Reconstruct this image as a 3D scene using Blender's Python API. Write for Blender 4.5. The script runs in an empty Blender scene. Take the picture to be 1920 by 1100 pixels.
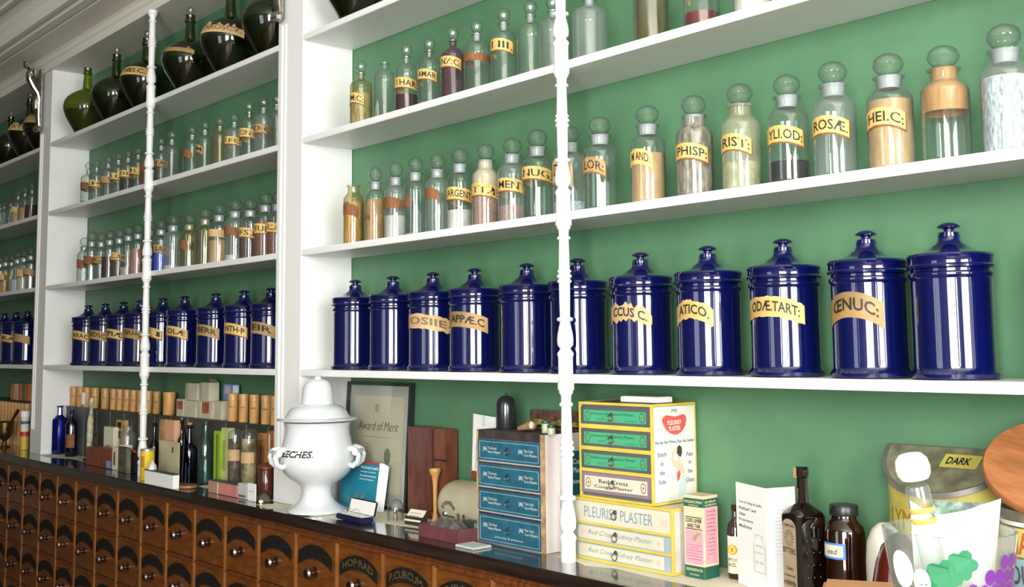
import bpy, bmesh, math, random
from mathutils import Vector, Matrix

# ------------------------------------------------------------------ camera
FPX = 2028.56; PCY = 453.63
CAM = Vector((3.1718, -1.8633, 1.4322))
YAW, PIT, ROL = .8463, .0968, -.0097
_F = Vector((-math.sin(YAW)*math.cos(PIT), math.cos(YAW)*math.cos(PIT), math.sin(PIT)))
_R = Vector((math.cos(YAW), math.sin(YAW), 0)); _U = _R.cross(_F)
RR = math.cos(ROL)*_R + math.sin(ROL)*_U
UU = -math.sin(ROL)*_R + math.cos(ROL)*_U
scene = bpy.context.scene
COL = scene.collection
cd = bpy.data.cameras.new('camera'); cam = bpy.data.objects.new('camera', cd); COL.objects.link(cam)
M = Matrix.Identity(4)
for i in range(3):
    M[i][0] = RR[i]; M[i][1] = UU[i]; M[i][2] = -_F[i]; M[i][3] = CAM[i]
cam.matrix_world = M
cd.sensor_fit = 'HORIZONTAL'; cd.sensor_width = 36; cd.lens = FPX*36/1920
cd.shift_y = -(550-PCY)/1920
cd.clip_start = .02
scene.camera = cam
def ray(px, py): return _F + RR*((px-960)/FPX) - UU*((py-PCY)/FPX)
def at(px, py, y):            # the point seen at that pixel on the upright plane y
    d = ray(px, py); p = CAM + d*((y-CAM.y)/d.y); return p.x, p.z
def atz(px, py, z):
    d = ray(px, py); p = CAM + d*((z-CAM.z)/d.z); return p.x, p.y
def depth(x, y): return (Vector((x, y, CAM.z))-CAM).dot(_F)
def azim(x, y): return math.atan2(CAM.y-y, CAM.x-x)

# ------------------------------------------------------------------ render look, world, daylight
scene.view_settings.view_transform = 'Standard'; scene.view_settings.look = 'None'
scene.view_settings.exposure = 0.37; scene.view_settings.gamma = 1
scene.view_settings.use_curve_mapping = False
cy = scene.cycles
cy.max_bounces = 10; cy.diffuse_bounces = 3; cy.glossy_bounces = 4; cy.transmission_bounces = 6
cy.transparent_max_bounces = 40; cy.caustics_reflective = False; cy.caustics_refractive = False
cy.use_denoising = True; cy.sample_clamp_indirect = 4.0
w = bpy.data.worlds.new('world'); scene.world = w; w.use_nodes = True
w.node_tree.nodes['Background'].inputs[0].default_value = (.75, .85, 1, 1)
w.node_tree.nodes['Background'].inputs[1].default_value = 1.0
def area(name, loc, rot, sx, sy, power, col):
    l = bpy.data.lights.new(name, 'AREA'); l.shape = 'RECTANGLE'; l.size = sx; l.size_y = sy
    l.energy = power; l.color = col
    o = bpy.data.objects.new(name, l); o.location = loc; o.rotation_euler = rot; COL.objects.link(o); return o
WIN_A = (3.35, 5.45, .75, 3.0)          # x0,x1,z0,z1 in the front wall (y = FRONT)
WIN_C = (0.4, 1.6, .95, 2.9)
WIN_B = (-3.1, -1.2, .75, 3.0)        # y0,y1,z0,z1 in the right wall (x = RIGHT)
FRONT, RIGHT, LEFT, CEIL = -3.9, 6.6, -7.0, 3.35
area('daylight_front', ((WIN_A[0]+WIN_A[1])/2, FRONT-.12, 1.9), (math.pi/2, 0, 0), 2.1, 2.25, 370, (1, .98, .95))
area('daylight_far_front', ((WIN_C[0]+WIN_C[1])/2, FRONT-.12, 1.9), (math.pi/2, 0, 0), 1.2, 1.95, 14, (.95, .98, 1))
area('daylight_right', (RIGHT+.12, (WIN_B[0]+WIN_B[1])/2, 1.9), (math.pi/2, 0, math.pi/2), 1.9, 2.25, 260, (.95, .98, 1))

# ------------------------------------------------------------------ materials
MATS = {}
def nt(name):
    m = bpy.data.materials.new(name); m.use_nodes = True; MATS[name] = m
    n = m.node_tree; return m, n, n.nodes['Principled BSDF'], n.nodes['Material Output']
def pm(name, col, rough=.5, metal=0, spec=.5, coat=0, var=0, vscale=20, bump=0, bscale=60, stretch=None, col2=None, emit=0):
    if name in MATS: return MATS[name]
    m, n, p, o = nt(name)
    p.inputs['Base Color'].default_value = (*col, 1); p.inputs['Roughness'].default_value = rough
    p.inputs['Metallic'].default_value = metal; p.inputs['Specular IOR Level'].default_value = spec
    p.inputs['Coat Weight'].default_value = coat; p.inputs['Coat Roughness'].default_value = .05
    if var or bump:
        tc = n.nodes.new('ShaderNodeTexCoord'); mp = n.nodes.new('ShaderNodeMapping')
        n.links.new(tc.outputs['Object'], mp.inputs[0])
        if stretch: mp.inputs['Scale'].default_value = stretch
    if var:
        tx = n.nodes.new('ShaderNodeTexNoise'); tx.inputs['Scale'].default_value = vscale; tx.inputs['Detail'].default_value = 5
        n.links.new(mp.outputs[0], tx.inputs['Vector'])
        rp = n.nodes.new('ShaderNodeValToRGB'); n.links.new(tx.outputs[0], rp.inputs[0])
        a = tuple(max(0, c*(1-var)) for c in col); b = col2 or tuple(min(1, c*(1+var)) for c in col)
        rp.color_ramp.elements[0].position = .35; rp.color_ramp.elements[1].position = .65
        rp.color_ramp.elements[0].color = (*a, 1); rp.color_ramp.elements[1].color = (*b, 1)
        n.links.new(rp.outputs[0], p.inputs['Base Color'])
    if bump:
        t2 = n.nodes.new('ShaderNodeTexNoise'); t2.inputs['Scale'].default_value = bscale
        n.links.new(mp.outputs[0], t2.inputs['Vector'])
        bp = n.nodes.new('ShaderNodeBump'); bp.inputs['Strength'].default_value = bump; bp.inputs['Distance'].default_value = .002
        n.links.new(t2.outputs[0], bp.inputs['Height']); n.links.new(bp.outputs[0], p.inputs['Normal'])
    if emit:
        p.inputs['Emission Color'].default_value = (*col, 1); p.inputs['Emission Strength'].default_value = emit
    return m
def glass(name, tint, haze, hcol, edge=.4, rough=.04, rim=.30, rpow=2.2):
    """thin bottle glass: see-through, a dusty film, brighter rims, sharp reflections"""
    m, n, p, o = nt(name); n.nodes.remove(p); N = n.nodes.new; L = n.links.new
    tr = N('ShaderNodeBsdfTransparent'); tr.inputs[0].default_value = (*tint, 1)
    df = N('ShaderNodeBsdfDiffuse'); df.inputs[0].default_value = (*hcol, 1)
    tl = N('ShaderNodeBsdfTranslucent'); tl.inputs[0].default_value = (*hcol, 1)
    hz = N('ShaderNodeMixShader'); hz.inputs[0].default_value = .3; L(df.outputs[0], hz.inputs[1]); L(tl.outputs[0], hz.inputs[2])
    lw = N('ShaderNodeLayerWeight'); lw.inputs[0].default_value = .5
    pw = N('ShaderNodeMath'); pw.operation = 'POWER'; L(lw.outputs['Facing'], pw.inputs[0]); pw.inputs[1].default_value = 5.0
    ml = N('ShaderNodeMath'); ml.operation = 'MULTIPLY_ADD'; L(pw.outputs[0], ml.inputs[0]); ml.inputs[1].default_value = edge; ml.inputs[2].default_value = haze
    pd = N('ShaderNodeMath'); pd.operation = 'POWER'; L(lw.outputs['Facing'], pd.inputs[0]); pd.inputs[1].default_value = rpow
    mc = N('ShaderNodeMix'); mc.data_type = 'RGBA'; L(pd.outputs[0], mc.inputs[0]); mc.inputs[6].default_value = (*tint, 1); mc.inputs[7].default_value = (*[c*rim for c in tint], 1)
    L(mc.outputs[2], tr.inputs[0])
    a = N('ShaderNodeMixShader'); L(ml.outputs[0], a.inputs[0]); L(tr.outputs[0], a.inputs[1]); L(hz.outputs[0], a.inputs[2])
    gl = N('ShaderNodeBsdfGlossy'); gl.inputs['Roughness'].default_value = rough; gl.inputs[0].default_value = (1, 1, 1, 1)
    p5 = N('ShaderNodeMath'); p5.operation = 'POWER'; L(lw.outputs['Facing'], p5.inputs[0]); p5.inputs[1].default_value = 5.0
    fr = N('ShaderNodeMath'); fr.operation = 'MULTIPLY_ADD'; L(p5.outputs[0], fr.inputs[0]); fr.inputs[1].default_value = .8; fr.inputs[2].default_value = .075
    b = N('ShaderNodeMixShader'); L(fr.outputs[0], b.inputs[0]); L(a.outputs[0], b.inputs[1]); L(gl.outputs[0], b.inputs[2])
    L(b.outputs[0], o.inputs[0]); return m
WHITE = pm('white_gloss_paint', (.80, .80, .77), .35, bump=.08, bscale=25)
CREAM = pm('cream_ceiling_paint', (.74, .73, .66), .6)
GREEN = pm('green_wall_paint', (.076, .190, .094), .55, var=.08, vscale=6, bump=.1, bscale=90)
WHITE_IN = pm('white_shelf_paint', (.80, .80, .78), .4, bump=.08, bscale=40)
FLOORM = pm('floor_boards', (.15, .09, .05), .4, var=.3, vscale=4, stretch=(.4, 6, 1))
ROOMW = pm('room_wall_paint', (.34, .32, .27), .8)
DARKWOOD = pm('dark_polished_top', (.022, .013, .010), .16, coat=.6, var=.4, vscale=9, stretch=(.4, 5, 5))
WOOD = pm('brown_drawer_wood', (.135, .042, .006), .38, var=.35, vscale=7, stretch=(2, 2, 9), coat=.15)
WOODF = pm('brown_counter_wood', (.12, .036, .009), .35, var=.35, vscale=7, stretch=(9, 2, 2), coat=.15)
WOODED = pm('light_wood_edge', (.26, .10, .026), .35, var=.2, vscale=12)
BLACKL = pm('black_japanned_label', (.010, .009, .007), .6, spec=.2, var=.5, vscale=90)
GOLDINK = pm('faded_gold_letters', (.10, .065, .02), .5)
BRASS = pm('dull_brass', (.42, .30, .14), .28, metal=1)
PEWTER = pm('pewter_knob', (.30, .22, .20), .22, metal=1)
CHROME = pm('silvered_metal', (.8, .8, .78), .1, metal=1)
COBALT = pm('cobalt_glaze', (.0018, .0036, .050), .09, spec=.5, coat=.7)
COBALT_RIM = pm('pale_worn_rim', (.16, .26, .42), .3)
LABEL = pm('gilt_paper_label', (.60, .40, .12), .55, var=.22, vscale=9)
LABELD = pm('darkened_paper_label', (.36, .22, .08), .6, var=.35, vscale=8)
LABELB = pm('brown_stained_label', (.20, .075, .022), .7, var=.3, vscale=9)
LABELT = pm('torn_tan_label', (.55, .36, .17), .7, var=.2, vscale=9)
INK = pm('black_ink', (.012, .010, .008), .6)
INKF = pm('faded_ink', (.16, .10, .05), .6)
BLUEINK = pm('blue_ink', (.05, .13, .30), .6)
REDINK = pm('red_ink', (.55, .05, .04), .6)
PINKINK = pm('pale_pink_ink', (.75, .42, .36), .6)
PAPER = pm('white_paper', (.82, .82, .79), .7)
CREAMP = pm('cream_paper', (.70, .66, .50), .7, var=.06, vscale=10)
GL = glass('clear_bottle_glass', (.93, .965, .945), .035, (.72, .80, .76), .38)
GLD = glass('dusty_bottle_glass', (.88, .92, .90), .12, (.68, .74, .71), .45)
GLB = glass('clear_stopper_glass', (.95, .975, .96), .02, (.80, .86, .83), .45, .03, .06, 2.0)
GLT = glass('amber_stained_glass', (.86, .80, .58), .07, (.70, .62, .40), .35)
FROST = pm('ground_glass', (.30, .325, .33), .5, spec=.5)
def tglass(name, tint, haze, hcol, edge=.3): return glass(name, tint, haze, hcol, edge)
OLIVE = tglass('dark_olive_glass', (.30, .38, .07), .05, (.014, .020, .004), .05)
OLIVEG = tglass('green_olive_glass', (.42, .50, .08), .10, (.06, .07, .015), .12)
COBG = tglass('cobalt_bottle_glass', (.03, .10, .55), .10, (.02, .06, .35), .2)
COBD = tglass('dark_cobalt_glass', (.01, .015, .20), .25, (.005, .006, .06), .1)
AMBER = tglass('amber_bottle_glass', (.30, .07, .008), .30, (.05, .011, .002), .1)
AMBERD = tglass('dark_amber_glass', (.06, .012, .002), .50, (.012, .004, .002), .1)
AQUA = tglass('aqua_bottle_glass', (.55, .78, .74), .08, (.25, .42, .38), .35)
def powder(name, col, var=.12, sc=6): return pm(name, tuple(c*.72 for c in col), .9, var=var, vscale=sc, spec=.2)
PW = {
 'tan': powder('tan_powder', (.62, .40, .20)), 'white': powder('white_powder', (.78, .74, .68)),
 'cream': powder('cream_powder', (.72, .60, .42)), 'pink': powder('pinkish_powder', (.42, .26, .20), .3, 12),
 'grey': powder('grey_brown_residue', (.33, .28, .22), .5, 5), 'yellow': powder('yellow_powder', (.72, .48, .16), .25, 4),
 'black': powder('black_powder', (.02, .022, .022)), 'orange': powder('orange_tan_powder', (.55, .30, .12), .15),
 'crystal': powder('white_crystals', (.62, .68, .72), .5, 9), 'brown': powder('dark_brown_root', (.10, .055, .035), .6, 14),
 'rust': powder('rusty_bark', (.22, .09, .055), .5, 14), 'rose': powder('dusty_rose_powder', (.50, .25, .22), .2, 6),
 'blue': powder('bright_blue_powder', (.03, .07, .65), .15, 6), 'plum': powder('plum_dark_residue', (.07, .02, .03), .4, 6),
 'straw': powder('straw_residue', (.52, .50, .32), .35, 4), 'herbs': powder('dried_herb_mix', (.36, .28, .15), .75, 26),
}
RED = tglass('red_liquid', (.55, .01, .01), .35, (.40, .008, .012), .1)
WINE = tglass('wine_liquid', (.25, .005, .01), .45, (.12, .005, .01), .1)
AMBL = tglass('olive_liquid', (.50, .42, .05), .35, (.20, .16, .02), .1)
LIQ = {'red': RED, 'wine': WINE, 'olive': AMBL}

# ------------------------------------------------------------------ mesh helpers
def new(name, bm, mats, parent=None, smooth=False, loc=None):
    me = bpy.data.meshes.new(name); bm.normal_update(); bm.to_mesh(me); bm.free()
    for m in (mats if isinstance(mats, (list, tuple)) else [mats]): me.materials.append(m)
    if smooth:
        for p in me.polygons: p.use_smooth = True
        try: me.set_sharp_from_angle(angle=math.radians(38))
        except Exception: pass
    o = bpy.data.objects.new(name, me); COL.objects.link(o)
    if parent: o.parent = parent
    if loc: o.location = loc
    return o
def tag(o, label, cat, group=None):
    o['label'] = label; o['category'] = cat
    if group: o['group'] = group
    return o
def empty(name, loc, label, cat, group=None, rz=0):
    o = bpy.data.objects.new(name, None); COL.objects.link(o); o.location = loc; o.rotation_euler = (0, 0, rz)
    o.empty_display_size = .02
    return tag(o, label, cat, group)
def struct(name, bm, m, smooth=False):
    o = new(name, bm, m, None, smooth); o['kind'] = 'structure'; return o
def BM(): return bmesh.new()
def box(bm, x0, x1, y0, y1, z0, z1, mi=0, bev=0):
    vs = [bm.verts.new((x, y, z)) for z in (z0, z1) for y in (y0, y1) for x in (x0, x1)]
    fs = [(0, 2, 3, 1), (4, 5, 7, 6), (0, 1, 5, 4), (2, 6, 7, 3), (0, 4, 6, 2), (1, 3, 7, 5)]
    out = []
    for f in fs:
        q = bm.faces.new([vs[i] for i in f]); q.material_index = mi; out.append(q)
    if bev:
        es = list({e for f in out for e in f.edges})
        bmesh.ops.bevel(bm, geom=es, offset=bev, segments=2, affect='EDGES', material=mi)
    return bm
def quad(bm, pts, mi=0):
    f = bm.faces.new([bm.verts.new(p) for p in pts]); f.material_index = mi; return f
def lathe(bm, prof, seg=32, mi=0, c=(0, 0), rib=0, ribn=0, ribz=(0, 0), z0=0):
    rings = []
    for r, z in prof:
        if r <= 1e-6: rings.append([bm.verts.new((c[0], c[1], z+z0))]); continue
        ring = []
        for i in range(seg):
            a = 2*math.pi*i/seg; q = r
            if rib and ribz[0] <= z <= ribz[1]: q = r+rib*math.cos(ribn*a)
            ring.append(bm.verts.new((c[0]+q*math.cos(a), c[1]+q*math.sin(a), z+z0)))
        rings.append(ring)
    for A, B in zip(rings, rings[1:]):
        n = max(len(A), len(B))
        if n == 1: continue
        for i in range(n):
            j = (i+1) % n
            vs = []
            for v in (A[i % len(A)], A[j % len(A)], B[j % len(B)], B[i % len(B)]):
                if v not in vs: vs.append(v)
            if len(vs) > 2:
                try: bm.faces.new(vs).material_index = mi
                except ValueError: pass
    return bm
def tube(bm, pts, r, seg=8, mi=0, cap=True):
    pts = [Vector(p) for p in pts]; rings = []; n = len(pts)
    rs = r if isinstance(r, (list, tuple)) else [r]*n
    up = None
    for i, p in enumerate(pts):
        t = (pts[min(i+1, n-1)]-pts[max(i-1, 0)]).normalized()
        if up is None: up = t.orthogonal().normalized()
        else: up = (up - t*up.dot(t)).normalized()
        s = t.cross(up)
        rings.append([bm.verts.new(p+(up*math.cos(2*math.pi*k/seg)+s*math.sin(2*math.pi*k/seg))*rs[i]) for k in range(seg)])
    for A, B in zip(rings, rings[1:]):
        for k in range(seg):
            bm.faces.new((A[k], A[(k+1) % seg], B[(k+1) % seg], B[k])).material_index = mi
    if cap:
        bm.faces.new(rings[0][::-1]).material_index = mi; bm.faces.new(rings[-1]).material_index = mi
    return bm
def torus(bm, c, R, r, ax='y', seg=20, mi=0, sx=1, sz=1):
    pts = []
    for i in range(seg+1):
        a = 2*math.pi*i/seg; u, v = R*math.cos(a)*sx, R*math.sin(a)*sz
        pts.append({'y': (c[0]+u, c[1], c[2]+v), 'x': (c[0], c[1]+u, c[2]+v), 'z': (c[0]+u, c[1]+v, c[2])}[ax])
    return tube(bm, pts, r, 8, mi, False)
# ---- lettering
_TX = {}
def glyphs(s, bold=.012, shear=0):
    k = (s, bold, shear)
    if k in _TX: return _TX[k]
    cu = bpy.data.curves.new('t', 'FONT'); cu.body = s; cu.size = 1; cu.resolution_u = 2; cu.offset = bold; cu.shear = shear; cu.fill_mode = 'FRONT'
    cu.align_x = 'LEFT'
    o = bpy.data.objects.new('t', cu); COL.objects.link(o)
    dg = bpy.context.evaluated_depsgraph_get(); dg.update()
    me = bpy.data.meshes.new_from_object(o.evaluated_get(dg))
    vs = [(v.co.x, v.co.y) for v in me.vertices]; fs = [tuple(p.vertices) for p in me.polygons]
    bpy.data.meshes.remove(me); bpy.data.objects.remove(o); bpy.data.curves.remove(cu)
    x0 = min(v[0] for v in vs); x1 = max(v[0] for v in vs); y0 = min(v[1] for v in vs); y1 = max(v[1] for v in vs)
    vs = [(v[0]-x0, v[1]-y0) for v in vs]
    _TX[k] = (vs, fs, x1-x0, y1-y0); return _TX[k]
def text(bm, s, mapf, w=None, h=None, mi=1, bold=.012, shear=0):
    """letters spread over (0..w, 0..h) of the surface that mapf(u, v) describes"""
    vs, fs, W, H = glyphs(s, bold, shear)
    if w is None: w = W*h/H
    if h is None: h = H*w/W
    B = [bm.verts.new(mapf(x/W*w, y/H*h)) for x, y in vs]
    for f in fs:
        try: bm.faces.new([B[i] for i in f]).material_index = mi
        except ValueError: pass
    return w
def ftext(bm, s, x, z, y, w=None, h=None, mi=1, bold=.012, shear=0, rot=0, center=False):
    """flat text on a plane facing -y; (x, z) is its lower left corner or, centred, its middle bottom"""
    vs, fs, W, H = glyphs(s, bold, shear)
    ww = w or W*h/H
    x = x-ww/2 if center else x
    ca, sa = math.cos(rot), math.sin(rot)
    text(bm, s, lambda u, v: (x+u*ca-v*sa, y, z+u*sa+v*ca), w, h, mi, bold, shear)
def xtext(bm, s, y, z, x, w=None, h=None, mi=1, bold=.012, shear=0, center=True):
    """flat text on a plane facing +x, reading along +y"""
    vs, fs, W, H = glyphs(s, bold, shear); ww = w or W*h/H
    y = y-ww/2 if center else y
    text(bm, s, lambda u, v: (x, y+u, z+v), w, h, mi, bold, shear)
def banner(name, txt, r, az, a_right, z0, z1, mat, parent, ink=None, sag=.25, torn=0, span=None, ta=None, off=.004, edge=True, seed=0, bold=.02, a_center=None, hh=.62):
    """a paper label wrapped round a jar or bottle of radius r; az = the side it is seen from, a_right = its right hand end, radians"""
    ac = -math.pi/2 if a_center is None else a_center
    half = a_right-ac if span is None else span
    aL = ac-half if span is None else a_right-2*span
    if span is not None: ac = a_right-span
    rnd = random.Random(seed); bm = BM(); n = 22; H = z1-z0
    def zo(a): return -sag*H*((a-ac)/half)**2*3
    rows = []
    for i in range(n+1):
        a = aL+(a_right-aL)*i/n; j = torn*H*rnd.uniform(-.22, .12); j2 = torn*H*rnd.uniform(-.12, .2)
        if torn and i == n: j, j2 = -torn*H*.25, torn*H*.3
        rows.append([bm.verts.new(((r+off)*math.cos(a), (r+off)*math.sin(a), z+zo(a))) for z in (z0+j2, z0+j2*.5+H*.1, z1+j)])
    for A, B in zip(rows, rows[1:]):
        bm.faces.new((A[0], B[0], B[1], A[1])).material_index = 2 if edge and not torn else 0
        bm.faces.new((A[1], B[1], B[2], A[2])).material_index = 0
    if edge and not torn:
        for (p, q) in ((a_right-.07*half, a_right),):
            k = off*1.15
            vv = [bm.verts.new(((r+k)*math.cos(a), (r+k)*math.sin(a), z+zo(a))) for a, z in ((p+.03, z0), (q, z0), (q, z1), (p+.03, z1))]
            bm.faces.new(vv).material_index = 2
    if txt:
        t0 = az-1.12 if ta is None else ta; t1 = a_right-.16*min(1, half)
        arc = t1-t0; th = H*hh
        text(bm, txt, lambda u, v: ((r+off*1.9)*math.cos(t0+u), (r+off*1.9)*math.sin(t0+u), z0+H*(.5-hh/2+.03)+v+zo(t0+u)), arc, th, 1, bold)
    return new(name, bm, [mat, ink or INK, LABELB], parent, True)

# ------------------------------------------------------------------ the room
WT = .92                               # worktop height
SZ = [2.5027, 2.1455, 1.765, 1.365]    # shelf tops
TH, DP = .021, .2016
ZH, ZC = 2.885, 2.96                   # header underside, cornice underside
BAYS = [(0.0, 2.52, 1.269), (-2.508, -.168, -1.240), (-5.02, -2.676, -3.83)]
bm = BM(); box(bm, LEFT, RIGHT, DP, DP+.12, 0, CEIL); struct('wall_back', bm, GREEN)
bm = BM(); box(bm, LEFT, RIGHT, FRONT, DP+.12, -.05, 0); struct('floor', bm, FLOORM)
bm = BM(); box(bm, LEFT, RIGHT, FRONT, DP+.12, CEIL, CEIL+.1); struct('ceiling', bm, CREAM)
bm = BM(); box(bm, LEFT-.1, LEFT, FRONT, DP+.12, 0, CEIL); struct('wall_left', bm, ROOMW)
def wall_with_holes(name, axis, const, lo, hi, holes):
    bm = BM(); t = .14
    def bx(a, b, z0, z1):
        if axis == 'x': box(bm, a, b, const-t, const, z0, z1)
        else: box(bm, const, const+t, a, b, z0, z1)
    cur = lo
    for (a, b, z0, z1) in sorted(holes):
        bx(cur, a, 0, CEIL); bx(a, b, 0, z0); bx(a, b, z1, CEIL); cur = b
    bx(cur, hi, 0, CEIL); struct(name, bm, ROOMW)
wall_with_holes('wall_front', 'x', FRONT, LEFT, RIGHT, [WIN_A, WIN_C])
wall_with_holes('wall_right', 'y', RIGHT, FRONT, DP+.12, [WIN_B])
def window(name, axis, const, a, b, z0, z1, nx, nz):
    bm = BM()
    def bx(p, q, r, s):
        if axis == 'x': box(bm, p, q, const-.09, const-.03, r, s)
        else: box(bm, const+.03, const+.09, p, q, r, s)
    f = .05
    bx(a, a+f, z0, z1); bx(b-f, b, z0, z1); bx(a, b, z0, z0+f); bx(a, b, z1-f, z1)
    for i in range(1, nx): x = a+(b-a)*i/nx; bx(x-.018, x+.018, z0, z1)
    for i in range(1, nz): z = z0+(z1-z0)*i/nz; bx(a, b, z-.018, z+.018)
    struct(name, bm, WHITE)
window('window_1', 'x', FRONT, *WIN_A, 3, 2); window('window_2', 'y', RIGHT, *WIN_B, 3, 2); window('window_3', 'x', FRONT, *WIN_C, 2, 2)

# cornice over the shelving, a moulded run with one profile
prof = [(DP, ZH+.0), (-.012, ZH), (-.012, ZH+.012), (0, ZH+.02), (0, ZC-.03), (-.012, ZC-.024), (-.018, ZC-.008), (-.03, ZC), (-.15, ZC), (-.153, ZC+.008), (-.165, ZC+.008),
        (-.168, ZC), (-.205, ZC), (-.208, ZC+.010), (-.222, ZC+.012), (-.232, ZC+.004), (-.252, ZC+.004), (-.262, ZC+.02), (-.275, ZC+.045), (-.30, ZC+.07),
        (-.335, ZC+.085), (-.35, ZC+.082), (-.355, ZC+.07), (-.375, ZC+.068), (-.38, ZC+.078), (-.43, ZC+.078), (-.435, ZC+.09), (-.47, ZC+.10), (-.52, ZC+.16), (-.56, ZC+.25), (-.60, ZC+.36), (-.62, CEIL), (DP, CEIL)]
bm = BM(); rows = []
for x in (LEFT, RIGHT): rows.append([bm.verts.new((x, y, z)) for y, z in prof])
for i in range(len(prof)):
    j = (i+1) % len(prof); bm.faces.new((rows[0][i], rows[0][j], rows[1][j], rows[1][i]))
struct('trim_1', bm, pm('cornice_paint', (.80, .78, .68), .5))

# ------------------------------------------------------------------ shelving: three bays
def spindle_profile(z0, z1, kind):
    """one length of the turned post between two shelves"""
    H = z1-z0; P = []
    def s(r, t): P.append((r, z0+t*H))
    q = .0205
    for r, t in [(q*.9, 0), (q*.9, .11), (q, .125), (q, .135), (q*.8, .15), (q*.62, .165), (q*.95, .185), (q*1.0, .22), (q*.92, .26), (q*.72, .31), (q*.62, .335), (q*.98, .345), (q*.98, .36), (q*.62, .37),
                 (q*.66, .45), (q*.68, .56), (q*.68, .585), (q*.86, .59), (q*.86, .603), (q*.7, .61), (q*.7, .618), (q*.9, .624), (q*.9, .638), (q*.7, .645), (q*.7, .652), (q*.84, .658), (q*.84, .668), (q*.68, .675),
                 (q*.64, .78), (q*.6, .865), (q*.82, .872), (q*.82, .885), (q*.6, .893), (q*.64, .93), (q*.86, .945), (q*.86, .955), (q*1.0, .962), (q*1.0, 1)]: s(r, t)
    return P
for bi, (x0, x1, xp) in enumerate(BAYS):
    which = ['right', 'middle', 'far left'][bi]
    root = empty('shelving_unit', (x0, 0, 0), ['white built-in shelving nearest the camera, holding the largest-looking blue jars', 'white built-in shelving in the middle, behind the leech jar',
                 'white built-in shelving at the far left edge, mostly hidden behind its upright'][bi], 'shelf', 'built-in shelving bays')
    for z in SZ:
        bm = BM(); box(bm, 0.0005, x1-x0-.0005, .0, DP-.001, z-TH, z, bev=.002); new('shelf', bm, WHITE_IN, root)
    # uprights: pilaster between bays with a bead, belongs to the unit on its right
    ups = [(-.168, 0)] + ([(x1-x0, x1-x0+.168)] if bi == 0 else [])
    for a, b in ups:
        bm = BM(); box(bm, a, b, .0, DP-.001, WT, ZH, bev=.0015)
        box(bm, a+.02, a+.034, -.006, 0, WT+.12, ZH-.32); box(bm, a+.048, a+.056, -.004, 0, WT+.12, ZH-.32)
        new('upright', bm, WHITE, root)
    if bi == 0: pass
    bm = BM()
    zs = [WT]+sorted(SZ)+[ZH]
    for i in range(len(zs)-1):
        top = zs[i+1]-(TH if i < 4 else 0)
        P = spindle_profile(zs[i], top, 0)
        lathe(bm, [(0, zs[i])]+P+[(0, top)], 20, c=(xp-x0, -.0085))
    for z in SZ: lathe(bm, [(.0185, z-TH-.001), (.0185, z+.001)], 20, c=(xp-x0, -.0085))
    new('turned_post', bm, WHITE_IN, root, True)
# ornate metal scroll brackets at the head of the uprights
def bracket(x, label, zt=ZH+.055):
    bm = BM(); pts = []
    y0 = -.012
    # S scroll in the y-z plane, seen from the side
    K = .62
    path = [(-.012, -.34), (-.02, -.28), (-.022, -.22), (-.02, -.18), (-.035, -.15), (-.07, -.12), (-.10, -.085), (-.105, -.05), (-.085, -.025), (-.06, -.03), (-.05, -.05), (-.06, -.068), (-.078, -.066)]
    tube(bm, [(0, a*K-.004, b) for a, b in path], [.010, .011, .012, .012, .013, .014, .014, .013, .012, .011, .010, .009, .008], 10)
    p2 = [(-.03, -.17), (-.05, -.20), (-.045, -.235), (-.022, -.235), (-.018, -.215), (-.03, -.205)]
    tube(bm, [(0, a*K-.004, b) for a, b in p2], [.011, .012, .012, .010, .009, .008], 10)
    p3 = [(-.09, -.03), (-.12, -.012), (-.14, .003), (-.135, -.02), (-.12, -.022)]
    tube(bm, [(0, a*K-.004, b) for a, b in p3], [.011, .011, .010, .008, .007], 10)
    lathe(bm, [(0, -.36), (.016, -.352), (.019, -.34), (.014, -.325), (0, -.32)], 12, c=(0, -.018))
    box(bm, -.012, .012, -.012, -.002, -.33, -.02)
    for v in bm.verts: v.co.x *= 1.8
    o = new('scroll_bracket', bm, pm('tarnished_silver_scroll', (.52, .48, .42), .25, metal=1, var=.25, vscale=30), None, True, (x, -.009, zt))
    tag(o, label, 'bracket', 'scroll brackets under the cornice')
bracket(-2.64, 'silvery scroll bracket under the cornice on the left upright', ZH+.045)
bracket(-.135, 'silvery scroll bracket cut by the top edge of the picture, above the white jar', ZH+.045)

# ------------------------------------------------------------------ drawer counter and worktop
CF = -.10; DW = .235; DX0 = 1.0963+2*DW; ROWS = [.868, .684, .500, .316]; RH = .184
NC = 21
root = empty('drawer_counter', (-1, CF, 0), 'long brown wooden counter of small apothecary drawers with arched black labels', 'counter')
def cx(x): return x+1
bm = BM(); box(bm, cx(-5.2), cx(3.0), .02, DP-CF-.002, .0, .885); box(bm, cx(-5.2), cx(3.0), .004, .02, .868, .885, 0)
box(bm, cx(-5.2), cx(3.0), -.0, .03, .0, ROWS[-1]-RH); box(bm, cx(DX0+.02), cx(3.0), .002, .03, .13, .87); box(bm, cx(-5.2), cx(DX0-NC*DW), .002, .03, .13, .87)
new('counter_body', bm, WOODF, root)
bm = BM()
for k in range(NC+1):
    x = cx(DX0-k*DW); box(bm, x-.006, x+.006, -.004, .03, .13, .868, bev=.002)
new('stile', bm, WOODED, root)['kind'] = 'stuff'
bm = BM()
for z in ROWS+[ROWS[-1]-RH]: box(bm, cx(DX0-NC*DW), cx(DX0), -.002, .03, z-.006, z+.006)
new('rail', bm, WOODF, root)['kind'] = 'stuff'
def front_bm():
    bm = BM(); a = DW/2-.011; box(bm, -a, a, .0, .03, -RH/2+.008, RH/2-.008, bev=.003); return bm
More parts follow.
